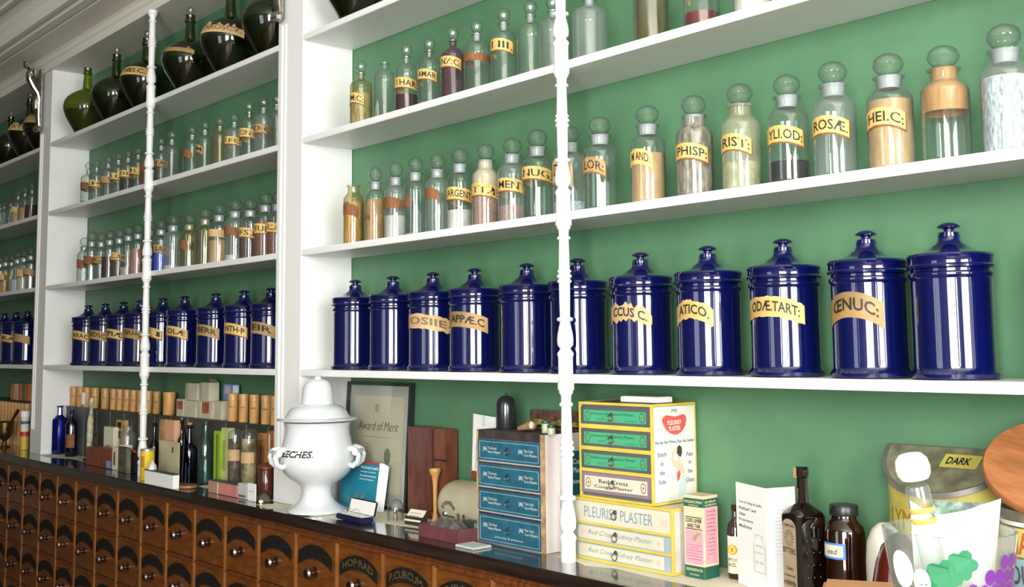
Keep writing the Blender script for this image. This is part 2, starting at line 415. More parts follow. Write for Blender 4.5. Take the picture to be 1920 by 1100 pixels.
def arch_bm(txt=None):
    bm = BM(); n = 16; ri, ro = .088, .125; cz = -.072; hw = DW/2-.022
    A = []
    for i in range(n+1):
        x = -hw+2*hw*i/n
        zo = .068-.030*(x/hw)**2; zi = .027-.026*(x/hw)**2
        A.append([bm.verts.new((x, y, z)) for y, z in ((-.003, zi), (-.003, zo), (.001, zo), (.001, zi))])
    for P, Q in zip(A, A[1:]):
        for j in range(4): bm.faces.new((P[j], Q[j], Q[(j+1) % 4], P[(j+1) % 4]))
    if txt:
        R = .103
        def f(u, v):
            x = -.078+u; return (x, -.0045, .038+v-.028*(x/hw)**2)
        text(bm, txt, f, .156, .021, 1, .02)
    return bm
def knob_bm():
    bm = BM(); lathe(bm, [(0, 0), (.016, 0), (.0165, .003), (.010, .006), (.0065, .008), (.006, .015), (.010, .019), (.0165, .023), (.0180, .028), (.014, .034), (0, .037)], 16)
    bmesh.ops.rotate(bm, verts=bm.verts, cent=(0, 0, 0), matrix=Matrix.Rotation(math.pi/2, 3, 'X')); return bm
mesh_front = mesh_arch = mesh_knob = None
BRK = {(0, 7), (1, 7)}   # two bright brass knobs
TXT = {(0, 3): 'P.CURCUM:', (0, 4): 'HOP·RAD', (0, 2): 'EUP·ROS'}
for r in range(4):
    for k in range(NC):
        x = cx(DX0-(k+.5)*DW); z = ROWS[r]-RH/2
        if mesh_front is None:
            d = new('drawer', front_bm(), WOOD, root); a = new('label_plate', arch_bm(), [BLACKL, GOLDINK], d, True); kn = new('knob', knob_bm(), PEWTER, d, True)
            mesh_front, mesh_arch, mesh_knob = d.data, a.data, kn.data
            mesh_knob2 = mesh_knob.copy(); mesh_knob2.materials[0] = BRASS
        else:
            d = bpy.data.objects.new('drawer', mesh_front); a = bpy.data.objects.new('label_plate', mesh_arch); kn = bpy.data.objects.new('knob', mesh_knob2 if (r, k) in {(0, 15-1), (1, 15-1)} else mesh_knob)
            for q in (d, a, kn): COL.objects.link(q)
            d.parent = root; a.parent = d; kn.parent = d
        if (r, k) in TXT:
            bm = arch_bm(TXT[(r, k)]); me = bpy.data.meshes.new('label_plate'); bm.to_mesh(me); bm.free(); me.materials.append(BLACKL); me.materials.append(GOLDINK); a.data = me
        d.location = (x, -.002, z); kn.location = (0, 0, -.012)
bm = BM(); box(bm, -5.2, 3.0, -.1158, DP-.001, .889, WT, bev=.006)
box(bm, -5.2, 3.0, -.108, .0, .885, .889)
tag(new('worktop', bm, DARKWOOD), 'long dark polished wooden worktop on top of the drawer counter', 'worktop')

# ------------------------------------------------------------------ stoppered bottles (unit radius, unit height)
def ball(cz, rz, rr, n=8):
    return [(rr*math.sin(math.pi*i/n), cz-rz*math.cos(math.pi*i/n)) for i in range(n+1)]
BT = {}
def make_type(k):
    if k == 'narrow':
        body = [(0, .012), (.85, .0), (.96, .008), (1, .03), (1, .60), (.96, .635), (.8, .665), (.55, .69), (.36, .71), (.31, .73), (.31, .775), (.44, .785), (.45, .80), (.30, .80)]
        plug = [(0, .70), (.22, .70), (.27, .805), (0, .805)]; head = [(.0, .805), (.2, .806), (.16, .82)] + ball(.905, .092, .52)[1:]
    elif k == 'wide':
        body = [(0, .012), (.86, .0), (.97, .008), (1, .03), (1, .585), (.985, .61), (.9, .64), (.72, .67), (.61, .69), (.57, .71), (.57, .765), (.68, .775), (.70, .79), (.55, .79)]
        plug = [(0, .69), (.46, .69), (.53, .795), (0, .795)]; head = [(0, .795), (.42, .796), (.36, .81)] + ball(.898, .10, .68)[1:]
    elif k == 'square_narrow':
        body = [(0, .012), (.9, .0), (1, .02), (1, .62), (.9, .655), (.5, .68), (.32, .70), (.30, .78), (.42, .79), (.42, .80), (.28, .80)]
        plug = [(0, .70), (.22, .70), (.26, .805), (0, .805)]; head = [(.0, .805), (.18, .806), (.15, .82)] + ball(.905, .092, .5)[1:]
    b = BM(); lathe(b, body, 36); h = BM(); lathe(h, [(0, head[0][1])]+head[1:], 24)
    p = BM(); lathe(p, plug, 20)
    B = new('body', b, GL, None, True); H = new('stopper', h, GLB, None, True); Pq = new('ground_plug', p, FROST, None, True)
    c = BM(); lathe(c, [(0, .02), (.90, .02), (.95, .03), (.95, .98), (.90, 1.0), (0, 1.0)], 28); Cn = new('contents', c, PW['tan'], None, True)
    for q in (B, H, Pq, Cn): COL.objects.unlink(q)
    BT[k] = (B, H, Pq, Cn)
for k in ('narrow', 'wide'): make_type(k)
_mv = {}
def with_mat(me, m):
    k = (me.name, m.name)
    if k not in _mv: q = me.copy(); q.materials.clear(); q.materials.append(m); _mv[k] = q
    return _mv[k]
SIL = {}
def bottle(kind, px, py, y, zs, r, label, group, fill=None, frac=.3, text_=None, lab=None, uR=.68, lz=(.35, .51), h=None, gl=None, stop=True, torn=0, plug=FROST, coat=None, name='stoppered_bottle', ink=None, cat='bottle', ta=None, wpx=None):
    x, z = at(px, py, y); H = h or (z-zs)
    if not stop: H = H/.80
    root = empty(name, (x, y, zs+.0005), label, cat, group); root.scale = (r, r, H)
    B, Hd, Pq, Cn = BT[kind]
    def add(src, m=None):
        o = src.copy(); o.data = with_mat(src.data, m) if m else src.data; COL.objects.link(o); o.parent = root; return o
    add(B, gl)
    if stop:
        s = add(Hd); q = add(Pq, plug)
        q.parent = s
    if fill:
        c = add(Cn, LIQ.get(fill) or PW[fill]); c.scale = (1, 1, frac)
    if coat:
        c = BM(); lathe(c, [(.955, coat[1]), (.955, .585), (.86, .64), (.55, .69), (.53, .77)] if kind == 'wide' else [(.955, coat[1]), (.955, .60), (.5, .685), (.29, .72), (.28, .77)], 30)
        new('residue', c, PW[coat[0]], root, True)
    if lab:
        az = azim(x, y); aR = az+math.asin(uR)
        m = {'gold': LABEL, 'dark': LABELD, 'brown': LABELB, 'torn': LABELT}[lab]
        banner('paper_label', text_, 1.0, az, aR, lz[0], lz[1], m, root, ink=ink, sag=.13, torn=torn, seed=int(px), off=.012, edge=lab in ('gold', 'dark'), ta=ta, bold=.012, hh=.54)
    return root
Y1, Y2 = .062, .066
# --- right bay, upper shelf of small bottles
G = 'small stoppered bottles on the upper shelf of the right bay'
ZS = SZ[1]
bottle('narrow', 677, 113, Y1, ZS, .036, 'small cloudy yellowish bottle with gold M:C: label, leftmost on upper right shelf', G, 'straw', .5, 'M:C:', 'gold', .35, (.33, .49), gl=GLT, torn=0)
bottle('narrow', 721, 119, Y1, ZS, .036, 'small clear bottle without stopper, a cream paper slip inside', G, stop=False)
bottle('narrow', 762, 81, Y1, ZS, .036, 'small bottle with gold THAR: label and dark red liquid at the bottom', G, 'wine', .26, 'THAR:', 'gold', .93, (.34, .49), coat=None, plug=GLD)
bottle('narrow', 805, 70, Y1, ZS, .036, 'small bottle with gold AMAR label and brown-ringed glass neck', G, 'orange', .06, 'AMAR', 'gold', .66, (.37, .52), plug=GLT)
bottle('narrow', 849, 49, Y1, ZS, .036, 'small purple-stained bottle with gold NZ:C: label', G, 'plum', .30, 'NZ:C:', 'gold', .7, (.42, .57), coat=('plum', .25), plug=PW['plum'])
bottle('narrow', 894, 37, Y1, ZS, .038, 'small bottle with torn brown unreadable label and plain stopper', G, None, 0, None, 'brown', .95, (.42, .52), torn=.9)
bottle('narrow', 944, 15, Y1, ZS, .036, 'small bottle with gold label ending in NII.', G, None, 0, 'NII.', 'gold', .75, (.42, .58))
bottle('narrow', 994, 0, Y1, ZS, .037, 'small clear empty bottle, two left of the turned post, no label', G)
bottle('narrow', 1036, -8, Y1, ZS, .036, 'small clear empty bottle just left of the turned post, no label', G, gl=GLD)
bottle('narrow', 1104, -30, Y1, ZS, .044, 'frosted empty bottle just right of the turned post, stopper cut off by picture', G, gl=GLD)
bottle('wide', 1218, -90, Y1, ZS, .043, 'bottle of olive brown liquid on the upper right shelf, cut by the picture top', G, 'olive', .58, plug=PW['brown'], coat=('plum', .02) if 0 else None)
bottle('wide', 1312, -118, Y1, ZS, .041, 'bottle with bright red liquid at its bottom, cut by the picture top', G, 'red', .17, ':', 'gold', .9, (.36, .52))
bottle('wide', 1405, -150, Y1, ZS, .041, 'bottle of white powder at the top right, only its foot in the picture', G, 'white', .5)
# paper slip in bottle two
x, z = at(706, 190, Y1)
bm = BM(); vs = [(-.02, 0, 0), (.006, 0, 0), (.002, .001, .055), (-.004, .002, .075), (-.016, .001, .05)]; f = bm.faces.new([bm.verts.new(v) for v in vs]); bmesh.ops.solidify(bm, geom=[f], thickness=.0006)
tag(new('paper_slip', bm, CREAMP, None, False, (x+.008, Y1, ZS+.0035)), 'cream paper slip standing inside the unstoppered bottle', 'paper')
# --- right bay, lower shelf of wide-mouthed bottles
G = 'wide-mouthed stoppered bottles on the lower bottle shelf of the right bay'
ZS = SZ[2]
WB = [
 (663, 347, .033, 'yellow powder bottle without stopper, brown label, leftmost on lower bottle shelf', dict(fill='yellow', frac=.57, lab='brown', uR=.45, lz=(.40, .55), stop=False, gl=GLT)),
 (704, 313, .033, 'bottle of tan powder beside the white upright, second from left', dict(fill='orange', frac=.56, lab='brown', uR=-.5, lz=(.30, .36))),
 (742, 304, .035, 'bottle with brown label and white powder in its lower half, third from left', dict(fill='white', frac=.30, lab='brown', uR=.62, lz=(.40, .54), gl=GLD)),
 (779, 294, .035, 'clear bottle with only a scrap of brown label left, thin white residue', dict(fill='grey', frac=.04, lab='brown', uR=-.45, lz=(.36, .52), torn=1)),
 (820, 288, .036, 'empty hazy bottle with small brown blank label, fifth from left', dict(gl=GLD, lab='brown', uR=.15, lz=(.43, .56))),
 (862, 277, .038, 'bottle with gold ARGENT. label above white powder', dict(fill='white', frac=.24, text_='ARGENT.', lab='gold', uR=.93)),
 (910, 269, .039, 'tan powder bottle with gold label ending in TTÆ', dict(fill='pink', frac=.40, text_='TTÆ', lab='gold', uR=.90, coat=('cream', .4))),
 (960, 258, .040, 'bottle with gold label ending in MENT and pinkish powder low inside', dict(fill='pink', frac=.20, text_='MENT', lab='gold', uR=.90, gl=GLD)),
 (1007, 242, .041, 'empty bottle with gold label ending in NUG.', dict(text_='NUG.', lab='gold', uR=.92, lz=(.42, .57), plug=FROST)),
 (1066, 235, .043, 'bottle partly hidden behind the turned post, tan label, white residue', dict(fill='crystal', frac=.14, text_='Dau', lab='torn', uR=.2, lz=(.36, .60), gl=GLD)),
 (1124, 218, .043, 'empty bottle with half darkened label ending in LOR:, right of the turned post', dict(text_='LOR:', lab='dark', uR=.33, lz=(.38, .55))),
 (1213, 197, .042, 'bottle of tan powder with torn gold label ending in AND.', dict(fill='tan', frac=.50, text_='M AND.', lab='gold', uR=.25, lz=(.38, .54), torn=.3)),
 (1300, 178, .0425, 'grimy grey-brown bottle with gold label ending in PHISP:', dict(fill='grey', frac=.55, text_='PHISP:', lab='gold', uR=.72, coat=('grey', .5))),
 (1386, 156, .0425, 'cloudy yellowish bottle with gold label ending in RIST:', dict(fill='straw', frac=.26, text_='RIST:', lab='gold', uR=.55, gl=glass('smeared_glass', (.84, .88, .74), .32, (.62, .64, .46), .3), plug=GLT)),
 (1474, 139, .0425, 'bottle holding black powder with gold label ending in YLI.OD:', dict(fill='black', frac=.20, text_='YLI.OD:', lab='gold', uR=.75, plug=FROST)),
 (1560, 115, .0435, 'empty clear bottle with gold label ROSÆ.', dict(text_='ROSÆ.', lab='gold', uR=.68, gl=GLD)),
 (1664, 100, .0435, 'bottle full of orange-tan powder with gold label ending in HEI.C:', dict(fill='tan', frac=.585, text_='HEI.C:', lab='gold', uR=.66, coat=('grey', .59) if 0 else None)),
 (1767, 85, .0435, 'bottle with rusty tan coating inside its upper third, no label', dict(coat=('orange', .42), plug=PW['orange'])),
 (1881, 45, .0445, 'bottle packed with white crystals at the right picture edge', dict(fill='crystal', frac=.58, gl=GLD)),
]
for px, py, r, lb, kw in WB: bottle('wide', px, py, Y2, ZS, r, lb, G, **kw)
# --- middle bay, upper shelf of small bottles
G = 'small stoppered bottles on the upper shelf of the middle bay'
ZS = SZ[1]
def nth(n): return ['first', 'second', 'third', 'fourth', 'fifth', 'sixth', 'seventh', 'eighth', 'ninth', 'tenth'][n]
MB1 = [
 (167, 304, 'small bottle with brown label and dark dregs, leftmost on the middle bay upper bottle shelf', dict(fill='black', frac=.07, lab='brown', uR=.8)),
 (182, 300, 'small bottle with gold P. label and dark dregs, second from left, middle bay', dict(fill='black', frac=.07, text_='.P.', lab='gold', uR=.8)),
 (204, 292, 'small bottle with faded gold label, third from left, middle bay', dict(text_='E', ink=INKF, lab='dark', uR=.8)),
 (223, 285, 'small bottle with gold NA label, fourth from left, middle bay', dict(fill='black', frac=.07, text_='NA', lab='gold', uR=.85)),
 (241, 281, 'small bottle of black contents with gold DES. label, middle bay', dict(fill='black', frac=.32, text_='DES.', lab='gold', uR=.95)),
 (260, 275, 'small bottle with pale R. label left of the slim post, middle bay', dict(fill='rust', frac=.06, text_='R.', lab='gold', uR=.5)),
 (279, 266, 'small bottle with brown label hidden behind the slim middle bay post', dict(fill='rust', frac=.5, lab='brown', uR=.8)),
 (303, 257, 'small bottle with brown REAN label right of the slim post', dict(text_='REAN', lab='dark', uR=.9)),
 (323, 244, 'small clear unlabelled bottle right of the REAN bottle', dict()),
 (361, 236, 'small bottle with a round brown tag, middle bay', dict(lab='brown', uR=.0, torn=.8)),
 (385, 226, 'small bottle with a short dark gold label at its left edge, middle bay', dict(text_='M', lab='dark', uR=-.2)),
 (413, 219, 'small clear bottle stained brown low inside, left of the LEC bottle', dict(gl=GLT)),
 (440, 212, 'small bottle with gold label LEC. on the middle bay upper bottle shelf', dict(text_='LEC.', lab='gold', uR=.85, gl=GLD)),
 (468, 190, 'small bottle with gold label CIN·R, middle bay', dict(text_='CIN·R', lab='gold', uR=.85, plug=GLT)),
 (495, 182, 'small bottle with brown D.C label near the white upright, middle bay', dict(text_='D·C', lab='dark', uR=.8, gl=GLD)),
 (520, 176, 'small clear bottle half hidden by the white upright, middle bay upper bottle shelf', dict()),
]
for px, py, lb, kw in MB1: bottle('narrow', px, py, Y1, ZS, .036, lb, G, **kw)
G = 'stoppered bottles on the lower bottle shelf of the middle bay'
ZS = SZ[2]
MB2 = [
 (159, 445, 'small bottle with tan label at the left end of the middle bay lower bottle shelf', .033, dict(lab='brown', uR=.5, gl=GLD)),
 (173, 434, 'bottle with brown label, second from left on the middle bay lower bottle shelf', .036, dict(lab='brown', uR=.5)),
 (191, 436, 'bottle with small brown ICA label, middle bay lower bottle shelf', .036, dict(text_='ICA', lab='dark', uR=.7)),
 (207, 432, 'bottle with plum dark contents, middle bay lower bottle shelf', .036, dict(fill='plum', frac=.45)),
 (225, 429, 'bottle with gold CAP label and brown contents, middle bay', .037, dict(fill='brown', frac=.35, text_='CAP', lab='gold', uR=.8)),
 (242, 423, 'bottle with pale yellow grains low inside, middle bay', .037, dict(fill='straw', frac=.18)),
 (260, 419, 'bottle of dusty rose powder left of the slim post, middle bay', .037, dict(fill='rose', frac=.5)),
 (281, 412, 'bottle with brown label just hidden by the slim post, middle bay lower bottle shelf', .036, dict(fill='brown', frac=.2, text_='I', lab='brown', uR=.6)),
 (303, 411, 'bottle of bright blue powder with brown NAR label', .038, dict(fill='blue', frac=.42, text_='NAR', lab='dark', uR=.85)),
 (326, 402, 'cloudy white-hazed bottle right of the bright blue powder', .040, dict(gl=GLD, fill='crystal', frac=.08)),
 (356, 401, 'bottle with a reddish brown round tag, middle bay lower bottle shelf', .039, dict(lab='brown', uR=-.1, torn=.7, gl=GLT)),
 (386, 389, 'bottle with thin tan coating and no label, middle bay lower bottle shelf', .041, dict(gl=GLT)),
 (412, 381, 'bottle half full of tan powder with blank orange label above', .041, dict(fill='tan', frac=.38, lab='torn', uR=.8, lz=(.44, .56))),
 (442, 373, 'bottle with brown label and white powder at its foot, middle bay', .041, dict(fill='white', frac=.10, lab='brown', uR=.55, lz=(.42, .55), gl=GLD)),
 (470, 372, 'bottle of dark roots with gold label ES.B', .041, dict(fill='brown', frac=.36, text_='ES.B', lab='gold', uR=.8)),
 (499, 361, 'bottle of rusty bark with gold label EURS', .042, dict(fill='rust', frac=.56, text_='EURS', lab='gold', uR=.8)),
 (522, 359, 'bottle with gold CA label cut off by the white upright', .041, dict(fill='rust', frac=.4, text_='CA', lab='gold', uR=.4)),
]
for px, py, lb, r, kw in MB2: bottle('wide', px, py, Y2, ZS, r, lb, G, **kw)
# --- far left bay
G = 'bottles on the two bottle shelves of the far left bay'
for i, (px, py) in enumerate([(2, 381), (9, 378), (21, 372), (35, 356), (48, 350), (61, 343)]):
    bottle('narrow', px, py, Y1, SZ[1], .036, 'far left bay upper bottle shelf, small bottle '+['cut by the picture edge', 'standing next to the picture-edge one', 'with plain glass', 'with tan tag', 'of amber content', 'of wine red content by the upright'][i], G,
           fill=[None, None, None, 'tan', 'orange', 'wine'][i], frac=.4, lab=['', '', '', 'torn', '', ''][i] or None, uR=.3)
for i, (px, py) in enumerate([(2, 480), (12, 477), (23, 477), (34, 471), (46, 468), (59, 463)]):
    bottle('wide', px, py, Y2, SZ[2], .037, 'far left bay lower bottle shelf, bottle '+['cut by the picture edge', 'with orange brown label', 'with amber stain', 'with white dregs', 'with tall cream label', 'with orange label by the upright'][i], G,
           fill=['rust', 'orange', None, 'crystal', 'cream', None][i], frac=.3, lab=['brown', 'torn', None, None, 'torn', 'dark'][i], uR=.6, gl=[GL, GL, GLT, GLD, GLD, GL][i])

# ------------------------------------------------------------------ cobalt blue drug jars
JR, JH = .0715, .203
def jar_meshes():
    b = BM()
    pr = [(0, .004), (JR*.9, 0), (JR+.006, .002), (JR+.007, .010), (JR+.003, .015), (JR, .019), (JR, .024)]
    k = 10
    for i in range(k+1): pr.append((JR-.0004*math.sin(math.pi*i/k), .025+(JH-.045)*i/k))
    pr += [(JR, JH-.018), (JR+.003, JH-.015), (JR+.004, JH-.011), (JR+.003, JH-.007), (JR-.001, JH-.005), (JR-.001, JH), (0, JH)]
    lathe(b, pr, 216, rib=.00010, ribn=72, ribz=(.0245, JH-.0195))
    l = BM()
    lp = [(0, JH+.0005), (JR+.002, JH+.0005), (JR+.006, JH+.002), (JR+.0065, JH+.006), (JR+.004, JH+.009), (JR+.004, JH+.021), (JR+.006, JH+.024), (JR+.004, JH+.028), (JR-.01, JH+.032), (JR-.03, JH+.037), (.034, JH+.043), (.024, JH+.049), (.020, JH+.056), (.020, JH+.066), (.0, JH+.067)]
    lathe(l, lp, 96)
    k = BM()
    lathe(k, [(.018, JH+.066), (.0185, JH+.070), (.010, JH+.0705), (.009, JH+.076), (.012, JH+.0775), (.0205, JH+.079), (.021, JH+.0815), (.017, JH+.085), (.010, JH+.088), (0, JH+.089)], 40)
    r = BM(); lathe(r, [(JR+.0067, JH+.0015), (JR+.0072, JH+.0045), (JR+.0067, JH+.007)], 96)
    return b, l, k, r
jb, jl, jk, jr = jar_meshes()
JB = new('body', jb, COBALT, None, True); JL = new('lid', jl, COBALT, None, True); JK = new('knob', jk, COBALT, None, True)
for q in (JB, JL, JK): COL.objects.unlink(q)
jr.free()
def bluejar(px, py, y, label, group, txt=None, uR=.5, lab='gold', torn=0, sc=1, x=None, ink=None, lz=(.125, .168)):
    if x is None: x = at(px, py, y)[0]
    root = empty('drug_jar', (x, y, SZ[3]+.0005), label, 'jar', group); root.scale = (sc, sc, sc)
    b = JB.copy(); l = JL.copy(); k = JK.copy()
    for q in (b, l, k): COL.objects.link(q)
    b.parent = root; l.parent = root; k.parent = l
    if lab:
        az = azim(x, y); m = {'gold': LABEL, 'dark': LABELD, 'torn': LABELT}[lab]
        banner('paper_label', txt, JR, az, az+math.asin(uR), lz[0], lz[1], m, root, ink=ink, sag=.16, torn=torn, seed=int(px), off=.0011, edge=(lab == 'gold' and torn == 0), bold=.02, hh=.5)
G = 'cobalt blue lidded drug jars on the right bay shelf'
YJ = .094
JJ = [
 (666, 540, 'plain cobalt blue lidded jar, leftmost of the right bay, next to the white upright', None, 0, None, 0),
 (737, 538, 'plain cobalt blue lidded jar, second from left in the right bay', None, 0, None, 0),
 (812, 530, 'cobalt blue jar with torn tan label of faded unreadable letters', 'OSIIE', .66, 'torn', .35),
 (890, 522, 'cobalt blue jar with darkened label reading APPÆ.C', 'APPÆ.C', .50, 'dark', 0),
 (988, 515, 'plain cobalt blue lidded jar left of the turned post', None, 0, None, 0),
 (1083, 507, 'plain cobalt blue lidded jar half behind the turned post', None, 0, None, 0),
 (1201, 497, 'cobalt blue jar with ragged tan label reading CCUS C.', 'CCUS C.', .33, 'torn', 1.1),
 (1327, 483, 'cobalt blue jar with torn gold label ending in ATICO.', 'ATICO.', .12, 'gold', .35),
 (1468, 470, 'cobalt blue jar with gold label reading ODÆ.TART:', 'ODÆ.TART:', .54, 'gold', .2),
 (1624, 451, 'cobalt blue jar with wide dull label reading ŒNUC:', 'ŒNUC:', .38, 'dark', 0),
 (1779, 436, 'plain cobalt blue lidded jar, the largest-looking one at the right', None, 0, None, 0),
]
for px, py, lb, t, u, m, torn in JJ: bluejar(px, py, YJ, lb, G, t, u or .5, m, torn, ink=INKF if t == 'OSIIE' else INK, lz=(.118, .168) if t and 'NUC' in t else (.125, .168))
bluejar(0, 0, YJ, 'cobalt blue jar cut off by the right picture edge', G, lab=None, x=2.425)
G = 'cobalt blue lidded drug jars on the middle bay shelf'
for (px, py, t, m) in [(166, 581, 'ARAC', 'gold'), (198, 579, 'HOSC', 'dark'), (232, 577, 'PIÆ', 'gold'), (264, 575, 'QUAJ', 'dark'), (306, 571, 'N', 'gold'), (347, 564, 'OLÆ', 'gold'), (405, 560, 'BERR', 'dark'), (458, 557, 'NTH·P', 'gold'), (509, 553, 'EIR', 'dark')]:
    bluejar(px, py, YJ, 'small-looking cobalt blue jar in the middle bay, its label reading '+t, G, t, .2 if t not in ('N',) else .0, m, 0)
G = 'cobalt blue lidded drug jars on the far left bay shelf'
for px, py, t, lb in [(9, 596, None, 'cut by the picture edge'), (30, 594, 'RA', 'with gold label reading RA'), (52, 591, None, 'half hidden by the upright')]:
    bluejar(px, py, YJ, 'cobalt blue jar in the far left bay, '+lb, G, t, .2, 'gold' if t else 'dark', 0)

# ------------------------------------------------------------------ big globe carboys on the top shelf
def carboy(px, py, h, r, label, group, gl=OLIVE, lab=None, txt=None, uR=.6, stop=True, x=None, y=.078, lz=(.145, .185), torn=0, fill=None):
    if x is None: x, z = at(px, py, y)
    root = empty('globe_carboy', (x, y, SZ[0]+.0005), label, 'bottle', group)
    root.scale = (r/.115, r/.115, h/.33)
    b = BM(); pr = [(0, .008), (.045, .0), (.052, .004)]
    R = .115
    for (q, z) in [(.066, .028), (.085, .058), (.102, .088), (.112, .115), (.115, .135), (.111, .158), (.098, .180), (.078, .198), (.055, .211), (.036, .219), (.026, .226), (.0225, .236), (.020, .265), (.018, .295), (.0225, .298), (.023, .306), (.019, .309), (.019, .325), (.021, .330), (.014, .330)]: pr.append((q, z))
    lathe(b, pr, 44); new('body', b, gl, root, True)
    if fill:
        c = BM(); lathe(c, [(0, .012), (.048, .012), (.063, .030), (.082, .06), (.098, .088), (.108, .115), (0, .117)], 36); new('contents', c, fill, root, True)
    if stop:
        s = BM(); lathe(s, [(0, .318), (.011, .318), (.013, .332), (.009, .337), (.012, .342), (.015, .352), (.012, .362), (0, .366)], 16); new('stopper', s, GLB, root, True)
    if lab:
        az = azim(x, y)
        # label follows the bulge
        bm = BM(); aR = az+math.asin(uR); aL = az-1.5; n = 18; rnd = random.Random(int(px))
        def rz(z):
            for (r0, z0), (r1, z1) in zip(pr, pr[1:]):
                if z0 <= z <= z1 and z1 > z0: return r0+(r1-r0)*(z-z0)/(z1-z0)
            return R
        rows = []
        for i in range(n+1):
            a = aL+(aR-aL)*i/n; dz = -.022*((a+1.7)/1.6)**2
            j = torn*rnd.uniform(-.012, .006)
            rows.append([bm.verts.new(((rz(z)+.0015)*math.cos(a), (rz(z)+.0015)*math.sin(a), z+j*(k == 4))) for k, z in enumerate([lz[0]+dz+(lz[1]-lz[0])*k/4 for k in range(5)])])
        for A, B in zip(rows, rows[1:]):
            for k in range(4): bm.faces.new((A[k], B[k], B[k+1], A[k+1]))
        if txt:
            t0 = az-1.0; arc = aR-.12-t0
            def f(u, v):
                a = t0+u; z = lz[0]+.010+v-.022*((a+1.7)/1.6)**2; return ((rz(z)+.003)*math.cos(a), (rz(z)+.003)*math.sin(a), z)
            text(bm, txt, f, arc, .020, 1, .02)
        new('paper_label', bm, [{'gold': LABEL, 'dark': LABELD, 'torn': LABELT}[lab], INK if not torn else INKF], root, True)
    return root
G = 'big dark globe carboys on the top shelf'
DREG = pm('dark_olive_dregs', (.016, .019, .004), .3)
carboy(165, 126, .345, .112, 'green-tinted globe bottle without stopper at the left end of the top shelf', G, OLIVEG, stop=False, fill=pm('yellowish_dregs', (.11, .10, .015), .3))
carboy(219, 112, .335, .112, 'dark globe bottle, second in the middle bay, glass stopper and no label', G, fill=DREG)
carboy(276, 75, .335, .113, 'dark globe bottle with gold label HEI.C. just left of the slim post', G, lab='gold', txt='HEI.C.', uR=.10, fill=DREG)
carboy(357, 38, .335, .114, 'dark globe bottle right of the slim post with worn brown label remnant', G, lab='dark', txt=None, uR=.15, torn=1.2, lz=(.155, .18), fill=DREG)
carboy(433, -2, .35, .116, 'dark globe bottle with torn tan label reading OSCV.', G, lab='torn', txt='NROSCV.', uR=.45, torn=1, fill=DREG)
carboy(513, -42, .35, .116, 'dark globe bottle half hidden by the white upright on the top shelf', G, fill=DREG)
carboy(21, 225, .30, .10, 'dark globe bottle at the far left picture edge on the top shelf', G, fill=DREG)
carboy(57, 190, .345, .112, 'dark far left globe bottle with flaked tan label', G, lab='torn', txt='ATELL', uR=.45, torn=1.3, fill=DREG)
carboy(88, 172, .345, .112, 'dark globe bottle with brown label hidden behind the left upright', G, lab='dark', uR=.5, x=-2.84, fill=DREG)
carboy(0, 0, .34, .112, 'dark globe carboy standing on the right bay top shelf, cut by picture top', G, x=at(672, 10, .085)[0], fill=DREG)

# ------------------------------------------------------------------ things on the worktop, right bay
def poly(bm, pts, f, mi, t=0):
    vs = [bm.verts.new(f(u, v)) for u, v in pts]
    try:
        fc = bm.faces.new(vs); fc.material_index = mi
    except ValueError: pass
def circ(cx_, cz_, r, n=18, sx=1): return [(cx_+r*sx*math.cos(2*math.pi*i/n), cz_+r*math.sin(2*math.pi*i/n)) for i in range(n)]
W0 = WT+.0006

# leech jar
LX, LY = .145, -.020
LP = [(0, .0), (.088, .0), (.094, .003), (.094, .009), (.088, .014), (.072, .022), (.058, .034), (.049, .050), (.0465, .066), (.050, .080), (.064, .092), (.086, .106), (.104, .124), (.116, .146), (.120, .168), (.117, .192), (.109, .216), (.103, .240), (.101, .262), (.104, .276), (.107, .281), (.100, .283), (.096, .272), (0, .270)]
def rad(z, P=LP[1:20]):
    for (r0, z0), (r1, z1) in zip(P, P[1:]):
        if z0 <= z <= z1 and z1 > z0: return r0+(r1-r0)*(z-z0)/(z1-z0)
    return .11
POT = pm('white_glazed_pottery', (.66, .69, .70), .12, coat=.7)
root = empty('leech_jar', (LX, LY, W0), 'big white pottery leech jar with domed pierced lid and black LEECHES lettering', 'jar')
b = BM(); lathe(b, LP, 64)
az = azim(LX, LY)
t1 = az+math.asin(-.10); t0 = az-1.25
text(b, 'LEECHES.', lambda u, v: ((rad(.178+v)+.0006)*math.cos(t0+u), (rad(.178+v)+.0006)*math.sin(t0+u), .178+v), t1-t0, .021, 1, .03, .25)
new('body', b, [POT, INK], root, True)
l = BM()
lid = [(0, .284), (.10, .284), (.126, .287), (.128, .290), (.124, .293), (.104, .296), (.098, .303), (.093, .314), (.084, .325), (.070, .333), (.055, .338), (.052, .343), (.051, .352), (.049, .376), (.046, .393), (.038, .407), (.026, .414), (.013, .416), (.010, .420), (.008, .424), (0, .425)]
lathe(l, lid, 56)
rl = lid[7:20]
def lidr(z):
    for (r0, z0), (r1, z1) in zip(rl, rl[1:]):
        if z0 <= z <= z1 and z1 > z0: return r0+(r1-r0)*(z-z0)/(z1-z0)
    return .05
for ri, z in enumerate([.308, .313, .318, .323, .328, .372, .378, .384, .390, .396, .401]):
    n = 40 if z < .34 else 24
    for i in range(n):
        a = 2*math.pi*(i+.5*(ri % 2))/n; q = lidr(z); s_ = .0011
        c0 = Vector((q*math.cos(a), q*math.sin(a), z)); tn = Vector((-math.sin(a), math.cos(a), 0)); up = Vector(((lidr(z+.002)-lidr(z-.002))*math.cos(a), (lidr(z+.002)-lidr(z-.002))*math.sin(a), .004)).normalized()
        nn = tn.cross(up)
        poly(l, circ(0, 0, s_, 6), lambda u, v: tuple(c0+tn*u+up*v+nn*.0005), 1)
new('pierced_lid', l, [POT, pm('pierced_hole_shade', (.42, .44, .44), .8)], root, True)
